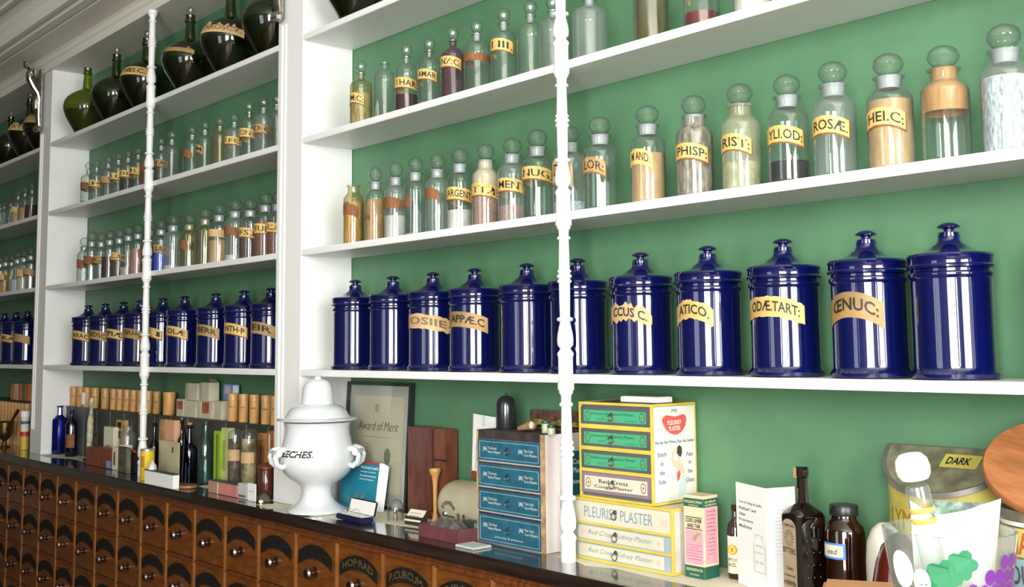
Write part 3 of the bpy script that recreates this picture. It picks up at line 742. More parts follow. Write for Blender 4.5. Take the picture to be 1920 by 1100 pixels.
for sgn in (1, -1):
    h = BM(); a0 = az+sgn*1.28
    for da in (-.22, .22):
        a = a0+da; ca, sa = math.cos(a), math.sin(a)
        tube(h, [((rad(z)+o)*ca, (rad(z)+o)*sa, z) for o, z in [(-.004, .150), (.010, .146), (.024, .158), (.028, .178), (.022, .194), (.008, .200), (-.004, .198)]], [.009, .009, .008, .008, .009, .010, .010], 12)
    tube(h, [((rad(.19)+.022)*math.cos(a0+d), (rad(.19)+.022)*math.sin(a0+d), .190) for d in (-.30, -.15, 0, .15, .30)], [.011, .008, .0075, .008, .011], 12)
    new('handle', h, POT, root, True)

# framed award, leaning on the back wall
fx0, fx1 = max(.006, at(637, 900, .16)[0]), at(775, 900, .19)[0]
root = empty('framed_award', ((fx0+fx1)/2, .158, W0), 'black framed Award certificate under glass leaning behind the white jar', 'picture frame')
root.rotation_euler = (math.radians(-3.4), 0, 0)
fw, fh = (fx1-fx0)/2, .402
FR = pm('black_frame', (.012, .012, .012), .3)
b = BM(); t = .011
box(b, -fw, -fw+t, 0, .016, 0, fh); box(b, fw-t, fw, 0, .016, 0, fh); box(b, -fw+t, fw-t, 0, .016, 0, t); box(b, -fw+t, fw-t, 0, .016, fh-t, fh); box(b, -fw+t, fw-t, .010, .015, t, fh-t)
new('frame', b, FR, root)
b = BM(); quad(b, [(-fw+t, .009, t), (fw-t, .009, t), (fw-t, .009, fh-t), (-fw+t, .009, fh-t)], 0)
cx0, cx1 = -fw+.042, fw-.045
quad(b, [(cx0, .0086, .052), (cx1, .0086, .052), (cx1, .0086, fh-.045), (cx0, .0086, fh-.045)], 1)
ftext(b, 'Award of Merit', 0, .245, .0080, w=(cx1-cx0)*.82, h=.030, mi=2, bold=.0, shear=.35, center=True)
ftext(b, 'For Distinguished Service', -.004, .220, .0080, w=(cx1-cx0)*.6, h=.007, mi=3, center=True)
for i in range(4): ftext(b, ['In recognition of', 'the pharmacy', 'its exhibits', 'and care'][i], cx0+.06, .198-i*.012, .0080, h=.006, mi=3)
for r_, yy in ((.026, .0082),): poly(b, circ(.060, .165, r_, 22, .72), lambda u, v: (u, yy, v), 4)
poly(b, circ(-.01, .318, .014, 14), lambda u, v: (u, .0082, v), 3)
new('certificate', b, [pm('grey_green_mat', (.42, .45, .38), .8), pm('old_certificate_paper', (.58, .53, .38), .8), INKF, pm('faint_brown_ink', (.40, .34, .22), .8), pm('olive_seal', (.20, .21, .12), .6)], root)
b = BM(); quad(b, [(-fw+t, .006, t), (fw-t, .006, t), (fw-t, .006, fh-t), (-fw+t, .006, fh-t)])
new('glass_pane', b, glass('picture_glass', (.97, .98, .97), .03, (.8, .82, .8), .1, .01), root)

# teal leech booklet
bx0, bx1 = at(655, 900, .125)[0], at(712, 900, .125)[0]
root = empty('booklet', (bx0, .105, W0), 'teal booklet with red strip and pictured leeches propped behind the white jar', 'booklet'); root.rotation_euler = (math.radians(-8), 0, 0)
bw = bx1-bx0; TEAL = pm('teal_print', (.010, .21, .30), .5)
b = BM(); box(b, -.03, bw, -.001, 0, 0, .150)
quad(b, [(bw*.42, -.0014, .145), (bw, -.0014, .145), (bw, -.0014, .150), (bw*.42, -.0014, .150)], 2)
for i, (tt, hh) in enumerate([('Medicinal Leech', .010), ('therapy in plastic', .006), ('& reconstructive', .006), ('microsurgery', .006)]):
    ftext(b, tt, bw*.42, .128-i*.012, -.0016, w=bw*[.55, .5, .52, .45][i], h=hh, mi=1)
for (u, v, L_, an) in [(.012, .012, .030, 1.1), (.045, .012, .062, .95), (.075, .010, .060, .85)]:
    for k_, mi in ((1.0, 3), ):
        P = []
        for i in range(9): q = i/8; P.append((u+L_*q*math.cos(an)+.006*math.sin(math.pi*q)*math.sin(an), v+L_*q*math.sin(an)-.006*math.sin(math.pi*q)*math.cos(an)))
        for i in range(9): q = 1-i/8; P.append((u+L_*q*math.cos(an)-.005*math.sin(math.pi*q)*math.sin(an), v+L_*q*math.sin(an)+.005*math.sin(math.pi*q)*math.cos(an)))
        poly(b, P, lambda a, c: (min(a, bw-.002), -.0016, c), 3)
new('cover', b, [TEAL, PAPER, pm('crimson_strip', (.55, .03, .05), .5), pm('leech_brown', (.24, .16, .11), .5)], root)
b = BM()
for k_ in range(3): quad(b, [(bw, .000, .002), (bw+.012+.003*k_, .010+.006*k_, .002), (bw+.010+.004*k_, .012+.006*k_, .150-.004*k_), (bw, .0, .151)])
quad(b, [(-.03, .0005, 0), (-.036, .004, .02), (-.036, .004, .12), (-.03, .0005, .149)])
new('pages', b, PAPER, root)

# mahogany case with strap, standing against the wall
x0, x1 = at(772, 870, .16)[0], at(843, 870, .16)[0]; zt = at(800, 800, .16)[1]
root = empty('wooden_case', (x0, .165, W0), 'tall mahogany instrument case standing against the green wall', 'case')
MAH = pm('mahogany', (.105, .028, .016), .35, var=.3, vscale=14, stretch=(4, 4, .8))
w_ = x1-x0; b = BM(); box(b, 0, w_*.64, -.022, .028, 0, zt-W0, bev=.003); new('front_lid', b, MAH, root)
b = BM(); box(b, w_*.66, w_, -.018, .028, 0, zt-W0-.002, bev=.003); new('back_half', b, pm('mahogany_lighter', (.14, .042, .02), .35, var=.3, vscale=14, stretch=(4, 4, .8)), root)
b = BM(); tube(b, [(w_*.65, -.02, .01), (w_*.65, -.021, zt-W0-.01)], .0016, 8); new('brass_rod', b, CHROME, root, True)
b = BM(); box(b, w_*.67, w_+.001, -.0205, -.018, .175, .180); new('strap', b, FR, root)
b = BM(); lathe(b, [(0, 0), (.004, 0), (.004, .002), (0, .003)], 12); bmesh.ops.rotate(b, verts=b.verts, cent=(0, 0, 0), matrix=Matrix.Rotation(math.pi/2, 3, 'X'))
new('keyhole_plate', b, BRASS, root, True, (w_*.30, -.022, .20))

# turned wooden stethoscope
x, _ = at(816, 945, .115); z1 = at(816, 878, .115)[1]-W0
b = BM(); H = z1
lathe(b, [(0, 0), (.0125, 0), (.013, .006), (.009, .014), (.006, .03), (.0065, H*.5), (.007, H*.72), (.0105, H*.85), (.0165, H*.93), (.0175, H*.97), (.0165, H), (.010, H-.003), (0, H-.006)], 28)
tag(new('wooden_stethoscope', b, pm('boxwood', (.50, .25, .07), .4, var=.15, vscale=30), None, True, (x, .115, W0)), 'turned light wooden tube stethoscope standing upright before the mahogany case', 'stethoscope')

# stoneware hot-water bottle lying on its side
sx0 = at(822, 960, .09)[0]; STONE = pm('buff_stoneware', (.40, .36, .25), .25, coat=.4, var=.06, vscale=12)
root = empty('stoneware_bottle', (sx0, .128, W0), 'buff stoneware hot-water bottle lying on its side with STEVENS stamp', 'bottle')
R_ = .066; b = BM()
pr = [(0, 0), (R_*.55, .004), (R_*.85, .018), (R_*.97, .036), (R_, .055), (R_, .235), (R_*.9, .25), (0, .257)]
lathe(b, pr, 48)
bmesh.ops.rotate(b, verts=b.verts, cent=(0, 0, 0), matrix=Matrix.Rotation(math.pi/2, 3, 'Y')); bmesh.ops.translate(b, verts=b.verts, vec=(0, 0, R_))
def on_cyl(cxx, a0, rr):           # arc lettering round a stamp on the drum's side
    def f(u, v):
        th = math.pi*.86-u/rr*1.0; ux = (rr+v)*math.cos(th); uz = (rr+v)*math.sin(th)
        ang = a0+uz/R_; return (cxx+ux, -(R_+.0008)*math.cos(ang), R_+(R_+.0008)*math.sin(ang))
    return f
text(b, 'STEVENS', on_cyl(.082, -.30, .024), .055, .011, 1, .03)
for i in range(7): quad(b, [(.064+.0055*i+u, -(R_+.0008)*math.cos(-.50+v/R_), R_+(R_+.0008)*math.sin(-.50+v/R_)) for u, v in ((0, 0), (.0038, 0), (.0038, .006), (0, .006))], 1)
new('body', b, [STONE, INK], root, True)
b = BM(); lathe(b, [(0, 0), (.016, 0), (.017, .004), (.014, .008), (0, .009)], 20); new('stopper', b, STONE, root, True, (.20, 0, 2*R_-.001))

# papers with a clip, behind the teal chest
x0 = at(874, 850, .15)[0]; x1 = at(935, 850, .15)[0]; z0 = at(874, 868, .15)[1]; z1 = at(878, 776, .15)[1]
root = empty('paper_sheaf', (x0, .17, W0+2*R_+.004), 'white printed papers with a paper clip standing behind the blue chest', 'papers'); root.location.z = W0+2*.066+.0008
root.rotation_euler = (math.radians(-3), 0, 0)
zz0 = root.location.z; hp = z1-zz0
b = BM()
for k_ in range(3): quad(b, [(0+.003*k_, .002*k_, .022), (x1-x0, .002*k_, .022), (x1-x0, .002*k_, hp-.010+.002*k_), (.006*k_-.002, .002*k_, hp-.004*k_)], 0)
for i in range(5): box(b, .016+i*.009, .0172+i*.009, -.0008, -.0003, .026, .075, 1)
quad(b, [(.014, -.0006, .080), (x1-x0, -.0006, .074), (x1-x0, -.0006, .090), (.014, -.0006, .096)], 2)
new('sheets', b, [PAPER, BLUEINK, pm('grey_print_block', (.45, .48, .55), .7)], root)
b = BM(); box(b, .004, x1-x0, -.006, .010, 0, .022, bev=.002); new('wooden_foot', b, pm('red_brown_block', (.24, .05, .02), .4), root)
b = BM(); tube(b, [(.045, -.002, hp-.006), (.045, -.002, hp-.03), (.050, -.002, hp-.034), (.052, -.002, hp-.03), (.052, -.002, hp-.008), (.049, -.002, hp-.004)], .0006, 6); new('paper_clip', b, pm('green_clip', (.12, .5, .35), .4), root, True)

# small glass dome, card, books, lining papers
x, _ = at(727, 948, .03); b = BM()
lathe(b, [(.024, 0), (.0245, .002), (.0245, .034), (.022, .048), (.015, .058), (.007, .0625), (0, .064)], 32)
root = empty('glass_dome', (x+.005, .055, W0), 'small clear glass dome beside the spectacles case', 'glass dome'); new('dome', b, GLB, root, True)
b = BM(); lathe(b, [(0, 0), (.008, 0), (.006, .01), (.004, .018), (.007, .026), (.003, .034), (0, .035)], 14); new('small_cup', b, pm('brown_cup', (.14, .06, .03), .3), root, True)
x, _ = at(772, 950, .035); root = empty('card', (x, .035, W0+.012), 'small cream typed card propped among the clutter left of the maroon tray', 'card', rz=.15); root.rotation_euler = (math.radians(-42), 0, .10)
b = BM(); box(b, -.034, .034, 0, .001, 0, .040)
for i in range(3): box(b, -.026, .022-.006*i, -.0004, 0, .027-i*.010, .0285-i*.010, 1)
new('typed_face', b, [CREAMP, INKF], root)
b = BM(); box(b, -.036, .036, .004, .030, -.0118, .012, bev=.001); o = new('prop_block', b, pm('dark_block', (.03, .02, .02), .5), root); o.rotation_euler = (math.radians(42), 0, 0)

def lining(name, pts, label, z=W0, mat=CREAMP):
    b = BM(); f = b.faces.new([b.verts.new((p[0], p[1], 0)) for p in pts]); f.normal_update()
    if f.normal.z < 0: f.normal_flip()
    r = bmesh.ops.extrude_face_region(b, geom=[f]); bmesh.ops.translate(b, verts=[v for v in r['geom'] if isinstance(v, bmesh.types.BMVert)], vec=(0, 0, .0005))
    bmesh.ops.recalc_face_normals(b, faces=b.faces)
    return tag(new(name, b, mat, None, False, (0, 0, z-.0004)), label, 'paper', 'sheets lining the worktop')
W1 = W0+.0004
lining('lining_paper', [(1.20, .005), (1.20, .195), (2.48, .195), (2.48, .0), (1.62, -.005), (1.52, -.002), (1.40, .010), (1.33, -.015), (1.24, .022), (1.235, .0)], 'cream sheet lining the worktop under the yellow chests')
lining('lining_paper', [(.005, -.070), (.20, -.085), (.34, -.05), (.40, -.01), (.62, .02), (.90, .055), (.90, .195), (.005, .195)], 'cream sheet on the worktop under the white jar and clutter')
lining('lining_paper', [(-2.50, -.01), (-2.50, .195), (-1.36, .195), (-1.5, .06), (-1.8, .02), (-2.2, .035), (-2.33, -.02)], 'cream sheet on the worktop under the blue bottles in the middle bay')
lining('lining_paper', [(-.75, .0), (-.75, .195), (-.172, .195), (-.172, .005), (-.35, -.03), (-.52, -.01)], 'cream sheet on the worktop left of the white upright, under the glass jars')
lining('lining_paper', [(-.14, -.078), (-.03, -.10), (.0, -.075), (-.005, -.012), (-.10, -.010)], 'torn scrap of pale paper poking out left of the white jar')

# spectacles case
xa, ya = at(645, 975, -.03)[0], -.035
root = empty('spectacles_case', (xa+.065, ya, W0), 'open black spectacles case lined white, with wire glasses inside', 'case', rz=-.05)
BLUEBLK = pm('blue_black_case', (.012, .012, .05), .3)
b = BM(); box(b, -.075, .075, -.022, .022, 0, .018, bev=.004); box(b, -.070, .070, -.018, .018, .0175, .0185, 1); new('tray', b, [BLUEBLK, PAPER], root)
b = BM(); box(b, -.075, .075, 0, .006, 0, .045, bev=.003); box(b, -.071, .071, -.0010, .0, .003, .041, 1)
o = new('lid', b, [BLUEBLK, pm('white_satin', (.80, .78, .72), .5)], root); o.location = (0, .022, .016); o.rotation_euler = (math.radians(-14), 0, 0)
b = BM()
for c_ in (-.028, .014): torus(b, (c_, -.002, .027), .017, .0008, 'y', 20, 0, 1, .55)
tube(b, [(-.011, -.002, .028), (-.007, -.002, .034), (-.003, -.002, .028)], .0008, 6); tube(b, [(.031, -.002, .027), (.060, .006, .020)], .0008, 6); tube(b, [(-.045, -.002, .027), (-.066, -.01, .020), (-.05, -.014, .021)], .0008, 6)
o = new('wire_glasses', b, CHROME, None, True); o.location = (xa+.065, ya, W0-.0005); tag(o, 'wire rimmed spectacles lying in the open case', 'spectacles')

# maroon tray of wrapped cupping glasses
xb = at(822, 1010, -.055)[0]
root = empty('cupping_tray', (xb-.085, -.058, W0), 'maroon box holding cupping glasses wrapped in clear film', 'box')
MAR = pm('maroon_board', (.13, .040, .042), .5, var=.15, vscale=30)
tw, td, th_ = .17, .110, .034
b = BM(); box(b, 0, tw-.002, 0, .003, 0, th_); box(b, 0, .003, .003, td, 0, th_); box(b, tw-.003, tw, .0, td, 0, th_); box(b, .003, tw-.003, td-.003, td, 0, th_); box(b, .003, tw-.003, .003, td-.003, 0, .003)
new('tray', b, MAR, root)
WRAP = glass('clear_film', (.92, .92, .92), .06, (.85, .85, .85), .6, .05)
b = BM()
for k_, (u, v) in enumerate([(.035, .03), (.075, .03), (.118, .03)]):
    n = 9; m_ = 7; g = []
    for i in range(n):
        row = []
        for j in range(m_):
            a = i/(n-1); c = j/(m_-1)
            row.append(b.verts.new((u-.018+.040*a, .006+.09*c, .020+.030*math.sin(math.pi*a)*math.sin(math.pi*min(1, c*1.1+.05))+.003*math.sin(9*a+5*c+k_))))
        g.append(row)
    for i in range(n-1):
        for j in range(m_-1): b.faces.new((g[i][j], g[i+1][j], g[i+1][j+1], g[i][j+1]))
new('clear_wrapping', b, WRAP, root, True)
G = 'cupping glasses in the maroon box'
for k_, u in enumerate((.035, .077, .12)):
    b = BM(); lathe(b, [(.019, 0), (.020, .002), (.019, .014), (.014, .026), (.006, .031), (0, .032)], 24)
    tag(new('cupping_glass', b, GLB, None, True, (xb-.085+u, -.058+.055, W0+.0035)), ['clear cupping glass at the left in the maroon box', 'clear cupping glass in the middle of the maroon box', 'clear cupping glass at the right in the maroon box'][k_], 'glass cup', G)
b = BM(); lathe(b, [(.0, 0), (.010, .001), (.006, .008), (.006, .028)]+[(q, z+.0) for q, z in ball(.042, .015, .015)[1:]], 24)
tag(new('chrome_knob_ball', b, CHROME, None, True, (at(830, 950, .06)[0], .075, W0)), 'shiny chrome ball handle standing behind the maroon box', 'handle')
G = 'small chrome posts'
for k_, px in enumerate((857, 867)):
    b = BM(); lathe(b, [(0, 0), (.005, 0), (.003, .004), (.0028, .045), (.004, .050), (0, .054)], 14)
    tag(new('chrome_post', b, CHROME, None, True, (at(px, 970, .055)[0], .0585+.0, W0)), 'slim chrome post behind the maroon box, '+['left', 'right'][k_]+' of the pair', 'instrument', G)
xq = at(905, 985, .03)[0]
G = 'dark books beside the blue chest'
for k_, (zz, lb) in enumerate([(0, 'lower dark green book lying left of the blue chest'), (.022, 'upper dark green ribbed book lying left of the blue chest')]):
    bw_ = .075; root = empty('book', (xq-bw_-.006, .022, W0+zz+.0004), lb, 'book', G)
    b = BM(); box(b, 0, bw_, 0, .03, 0, .021, bev=.003)
    for i in range(3): box(b, bw_-.018+i*.005, bw_-.016+i*.005, -.0012, 0, .001, .020, 1)
    new('cover', b, [pm('dark_green_cloth', (.025, .045, .04), .5), pm('grey_rib', (.25, .32, .30), .5)], root)
b = BM(); box(b, -.03, .045, -.03, .03, 0, .006, bev=.001)
tag(new('notepad', b, pm('pale_grey_pad', (.48, .52, .48), .6), None, False, (at(900, 1008, -.04)[0]-.02, -.052, W0)), 'pale flat pad on the worktop between the maroon box and blue chest', 'notepad')

# ------------------------------------------------------------------ plaster chests
def ring_pull(parent, x, z, y, s=1):
    b = BM(); lathe(b, [(0, 0), (.0055*s, 0), (.005*s, .002), (.002*s, .003), (.002*s, .006), (0, .0065)], 14)
    bmesh.ops.rotate(b, verts=b.verts, cent=(0, 0, 0), matrix=Matrix.Rotation(math.pi/2, 3, 'X'))
    torus(b, (0, -.006, -.0075*s), .0075*s, .0011*s, 'y', 18)
    return new('ring_pull', b, pm('aged_steel', (.22, .21, .19), .3, metal=1), parent, True, (x, y, z))
TEALB = pm('worn_teal_paper', (.014, .098, .155), .55, var=.2, vscale=30)
EDGEW = pm('worn_board_edge', (.42, .26, .13), .8, var=.4, vscale=30)
x0, x1 = .902, 1.166; y0, y1 = .012, .192; zt = 1.212-W0
root = empty('plaster_chest', (x0, y0, W0), 'worn blue corn plaster chest of four drawers with white side', 'drawer chest')
wd = x1-x0; dp = y1-y0
SIDE = pm('stained_white_board', (.74, .66, .62), .7, var=.12, vscale=7)
b = BM(); box(b, 0, wd, .004, dp, 0, zt, 0)
for (a, c) in ((0, .007), (wd-.013, wd)): box(b, a, c, -.001, .004, 0, zt, 1)
box(b, .0, wd, .0, dp, zt, zt+.0015, 3)
zr = [(0, .074), (.080, .138), (.144, .205), (.211, .270)]
for (a, c), (d, e) in zip(zr, zr[1:]): box(b, .007, wd-.013, -.0005, .004, c+.001, d-.001, 3)
box(b, .007, wd-.013, -.0005, .004, zr[-1][1]+.001, zt, 3)
X = wd+.0006
quad(b, [(X, .055, .055), (X, dp, .055), (X, dp, .245), (X, .055, .245)], 4)
quad(b, [(X+.0002, .055, .250), (X+.0002, .057, .055), (X+.0002, .060, .055), (X+.0002, .060, .250)], 5)
for i, tt in enumerate(['Corn', 'Plasters', 'Instantly']): xtext(b, tt, .099, [.212, .190, .160][i], X+.0006, h=.014, mi=6, bold=.02, center=False)
for i in range(3): poly(b, circ(.148, .135-.042*i, .013, 16), lambda u, v: (X+.0005, u, v), 7)
new('carcass', b, [SIDE, EDGEW, EDGEW, pm('dark_worn_edge', (.035, .025, .025), .7, var=.5, vscale=40), pm('dark_teal_print', (.012, .13, .17), .5), PAPER, PAPER, pm('pale_disc', (.35, .50, .46), .6)], root)
CRM = pm('cream_print', (.50, .55, .48), .6)
for i, (a, c) in enumerate(zr):
    a += .003; h_ = c-a; w_ = wd-.022
    b = BM(); box(b, 0, w_, -.002, .0035, 0, h_, 0)
    e = .006
    for (p, q, r_, s_) in ((e, w_-e, e, e+.0008), (e, w_-e, h_-e-.0008, h_-e), (e, e+.0008, e, h_-e), (w_-e-.0008, w_-e, e, h_-e)): box(b, p, q, -.0024, -.002, r_, s_, 1)
    zz = h_*.52 if i else h_*.60
    for u, (l1, l2) in ((.014, ('Thin Round', 'Bunion Plasters')), (.155, ('Thin Oval', 'Corn Plasters'))):
        ftext(b, 'J&J', u+.005, zz-.005, -.0028, w=.017, h=.012, mi=1, bold=.02)
        ftext(b, l1, u+.027, zz+.001, -.0028, w=.034, h=.007, mi=1); ftext(b, l2, u+.027, zz-.009, -.0028, w=.050, h=.007, mi=1)
    if i == 0: ftext(b, 'Johnson & Johnson', w_/2, .014, -.0028, w=.11, h=.006, mi=1, center=True)
    d = new('drawer', b, [TEALB, CRM], root, False, (.009, 0, a)); ring_pull(d, w_*.5, h_*.60, -.002, .95)
# things on the teal chest
ZT = W0+zt+.0018
x, _ = at(957, 800, .10)
b = BM(); lathe(b, [(0, 0), (.0275, 0), (.028, .002), (.0275, .055), (.0265, .068), (.0215, .080), (.012, .0865), (.004, .088), (.003, .093), (0, .0945)], 40)
tag(new('black_dome', b, pm('black_glossy', (.014, .016, .018), .22, coat=.3), None, True, (x, .085, ZT)), 'black bullet-shaped dome with tiny nub standing on the blue chest', 'ornament')
x, _ = at(990, 800, .06); root = empty('rolled_paper_cone', (x, .055, ZT+.0165), 'rolled brown and cream paper cone lying on the blue chest', 'paper roll')
b = BM(); pts = []; 
for i in range(24):
    a = i*2*math.pi/20; r0, r1 = .0045+.0002*i, .016-.0002*i
    pts.append((b.verts.new((-.030, r0*math.cos(a), r0*math.sin(a)-.010)), b.verts.new((.024, r1*math.cos(a), r1*math.sin(a)))))
for p, q in zip(pts, pts[1:]): b.faces.new((p[0], q[0], q[1], p[1]))
r_ = bmesh.ops.solidify(b, geom=b.faces[:], thickness=.0012)
new('cone', b, pm('tan_wrapping', (.50, .32, .17), .7, var=.3, vscale=25), root, True)
b = BM(); lathe(b, [(0, 0), (.011, .001), (.009, .006), (0, .008)], 16); bmesh.ops.rotate(b, verts=b.verts, cent=(0, 0, 0), matrix=Matrix.Rotation(math.pi/2, 3, 'Y')); new('inner_wad', b, CREAMP, root, True, (.014, 0, 0))
for px, yy, h_, lb in ((1023, .05, .030, 'taller small jar with green lid on the blue chest'), (1034, .025, .023, 'shorter small jar with green lid at the blue chest edge')):
    x, _ = at(px, 800, yy); root = empty('sample_jar', (x, yy, ZT), lb, 'jar', 'green-lidded sample jars')
    b = BM(); lathe(b, [(0, 0), (.0095, 0), (.010, .002), (.010, h_-.009), (.008, h_-.006), (0, h_-.006)], 20); new('body', b, pm('pale_green_label_jar', (.45, .48, .28), .3, coat=.5), root, True)
    b = BM(); lathe(b, [(.0, h_-.0058), (.0105, h_-.0058), (.011, h_-.004), (.0105, h_), (0, h_+.001)], 20); new('lid', b, pm('green_lid', (.015, .07, .045), .35), root, True)
xa, xb_ = at(992, 780, .15)[0], at(1093, 780, .15)[0]; zz = at(1000, 768, .15)[1]-ZT
root = empty('mossy_tray', (xa, .13, ZT), 'dark brown board tray with yellow-green moss behind the small jars', 'tray')
b = BM(); box(b, 0, xb_-xa, .022, .028, 0, zz, bev=.001); box(b, 0, xb_-xa, .0, .022, 0, .006); new('board', b, pm('dark_mottled_board', (.085, .04, .025), .7, var=.5, vscale=40), root)
b = BM(); rnd = random.Random(4); nx = 26; rows = []
for i in range(nx):
    u = (xb_-xa-.004)*i/(nx-1)+.002; rows.append([b.verts.new((u, .020-.016*t_, .007+(.014+.006*rnd.random())*math.sin(math.pi*(.08+.84*t_)))) for t_ in (0, .25, .5, .75, 1)])
for P, Q in zip(rows, rows[1:]):
    for k_ in range(4): b.faces.new((P[k_], Q[k_], Q[k_+1], P[k_+1]))
o = new('moss', b, pm('yellow_moss', (.20, .19, .035), .9, var=.5, vscale=60), root, True); o['kind'] = 'stuff'

YEL = pm('yellow_enamel_edge', (.58, .44, .07), .4, var=.1, vscale=14)
CRF = pm('cream_litho', (.58, .55, .42), .45, var=.04, vscale=10)
def chest(root, wd, dp, ht, e, rows, sidem):
    b = BM(); box(b, e*.3, wd-e*.3, .006, dp-.001, .001, ht-.001, 0)
    # yellow framing strips on every edge
    for a in (0, wd-e): box(b, a, a+e, 0, .008, 0, ht, 1, .001)
    for a in (0, ht-e): box(b, e, wd-e, 0, .008, a, a+e, 1)
    for (a, c) in zip(rows, rows[1:]): box(b, e, wd-e, .001, .008, a[1], c[0], 1)
    for a in (0, wd-e):
        for z in (0, ht-e): box(b, a, a+e, .008, dp, z, z+e, 1)
        box(b, a, a+e, dp-e, dp, e, ht-e, 1)
    for z in (0, ht-e): box(b, e, wd-e, dp-e, dp, z, z+e, 1)
    return b
# lower chest
lx0, lx1, ly0, ly1 = 1.232, 1.557, .036, .194; lht = 1.067-W1
root = empty('plaster_chest', (lx0, ly0, W1+.0004), 'low wide yellow-edged plaster chest of three drawers, top one reading PLEURISY PLASTER', 'drawer chest')
e = .006; lw = lx1-lx0
rows = [(e, .041), (.047, .084), (.090, lht-e)]
b = chest(root, lw, ly1-ly0, lht, e, rows, None); new('carcass', b, [pm('grey_worn_tin', (.55, .52, .46), .6, var=.15, vscale=12), YEL], root)
PB = pm('pale_blue_litho', (.30, .38, .42), .45)
for i, (a, c) in enumerate(rows):
    w_, h_ = lw-2*e-.001, c-a-.001
    b = BM(); box(b, 0, w_, 0, .005, 0, h_, 0)
    if i == 2:
        ftext(b, 'PLEURISY PLASTER', .042, h_*.24, -.0005, w=w_*.70, h=h_*.52, mi=2, bold=-.005)
        ftext(b, 'J&J', w_*.90, h_*.24, -.0005, w=w_*.07, h=h_*.40, mi=4, bold=.0)
        d = new('drawer', b, [CRF, CRF, pm('slate_blue_ink', (.13, .24, .38), .6), INK, PINKINK], root, False, (e, .0015, a))
    else:
        quad(b, [(.020, -.0003, .003), (w_-.020, -.0003, .003), (w_-.020, -.0003, h_-.003), (.020, -.0003, h_-.003)], 1)
        ftext(b, 'Red Cross Kidney Plaster', w_*.5, h_*.30, -.0007, w=w_*.66, h=h_*.42, mi=2, bold=-.01, shear=.45, center=True)
        for u in (.034, w_-.036):
            box(b, u-.006, u+.006, -.0006, -.0003, h_*.5-.0018, h_*.5+.0018, 4); box(b, u-.0018, u+.0018, -.0008, -.0006, h_*.5-.0075, h_*.5+.0075, 4)
        d = new('drawer', b, [PB, CRF, pm('blue_script_ink', (.06, .17, .38), .6), INK, PINKINK], root, False, (e, .0015, a))
    ring_pull(d, w_*.46, h_*.62, 0, 1.1)
# upper chest
ux0, ux1, uy0, uy1 = 1.266, 1.503, .036, .194; UZ = W1+.0004+lht+.0008; uht = 1.298-UZ
root = empty('plaster_chest', (ux0, uy0, UZ), 'yellow-edged plaster chest with green drawer labels and a picture side, topmost of the stack', 'drawer chest')
uw_ = ux1-ux0; ud = uy1-uy0
H = uht; rows = [(.060*H, .275*H), (.310*H, .500*H), (.540*H, .725*H), (.770*H, .955*H)]
b = chest(root, uw_, ud, uht, .006, rows, None)
X = uw_+.0004
def fx(u, v): return (X, u*ud, v*uht)
quad(b, [fx(.04, .03), fx(.965, .03), fx(.965, .97), fx(.04, .97)], 2)
def fx2(u, v): return (X+.0004, u*ud, v*uht)
def fx3(u, v): return (X+.0008, u*ud, v*uht)
bean = [(.24, .80), (.22, .84), (.25, .87), (.32, .885), (.42, .875), (.52, .865), (.62, .875), (.70, .885), (.76, .865), (.775, .83), (.75, .77), (.68, .715), (.58, .685), (.48, .685), (.38, .705), (.30, .745)]
poly(b, [(u, v) for u, v in bean], fx2, 3)
def st(s, u, v, w, h, mi, bold=.01): xtext(b, s, u*ud, v*uht, X+.0008, w=w*ud, h=h*uht, mi=mi, bold=bold)
st('J&J', .49, .91, .13, .035, 4); st('PLEURISY', .50, .785, .32, .045, 5, .02); st('PLASTER', .50, .725, .26, .045, 5, .02)
st('Fits the Part Where Pain Has Settled', .50, .60, .88, .032, 4, .015)
for s, v, w in (('Stitch', .475, .20), ('in', .385, .06), ('the', .295, .11), ('Side', .205, .16)): st(s, .20, v, w, .044, 4, .012)
for s, v, w in (('Pain', .455, .15), ('in', .375, .06), ('the', .285, .11), ('Chest', .195, .20)): st(s, .83, v, w, .044, 4, .012)
skin = [(.42, .49), (.40, .43), (.45, .37), (.53, .355), (.55, .30), (.52, .22), (.54, .16), (.66, .16), (.70, .22), (.70, .32), (.66, .39), (.61, .42), (.60, .46), (.56, .46), (.55, .41), (.49, .42), (.46, .45), (.50, .52), (.54, .55), (.53, .565), (.48, .54)]
poly(b, skin, fx2, 6); poly(b, [(.53, .50), (.55, .56), (.60, .575), (.65, .55), (.655, .49), (.62, .455), (.58, .465)], fx3, 7)
poly(b, [(.52, .28), (.56, .24), (.64, .30), (.70, .28), (.76, .20), (.70, .06), (.55, .06), (.52, .16)], fx3, 8)
poly(b, [(.525, .30), (.58, .325), (.605, .29), (.58, .235), (.53, .215)], lambda u, v: (X+.0012, u*ud, v*uht), 3)
new('carcass', b, [pm('dark_tin_inside', (.10, .10, .10), .6), YEL, pm('cream_picture_panel', (.74, .71, .60), .5, var=.03, vscale=10), pm('coral_red', (.66, .09, .07), .5), pm('navy_print', (.05, .12, .28), .6), pm('pale_print', (.80, .70, .60), .6), pm('printed_skin', (.76, .50, .34), .6), pm('printed_dark_hair', (.05, .035, .03), .6), pm('printed_pale_cloth', (.55, .60, .60), .6)], root)
SLATE = pm('slate_drawer_front', (.075, .085, .08), .5, var=.1, vscale=10); GRNL = pm('green_litho_label', (.055, .33, .16), .45)
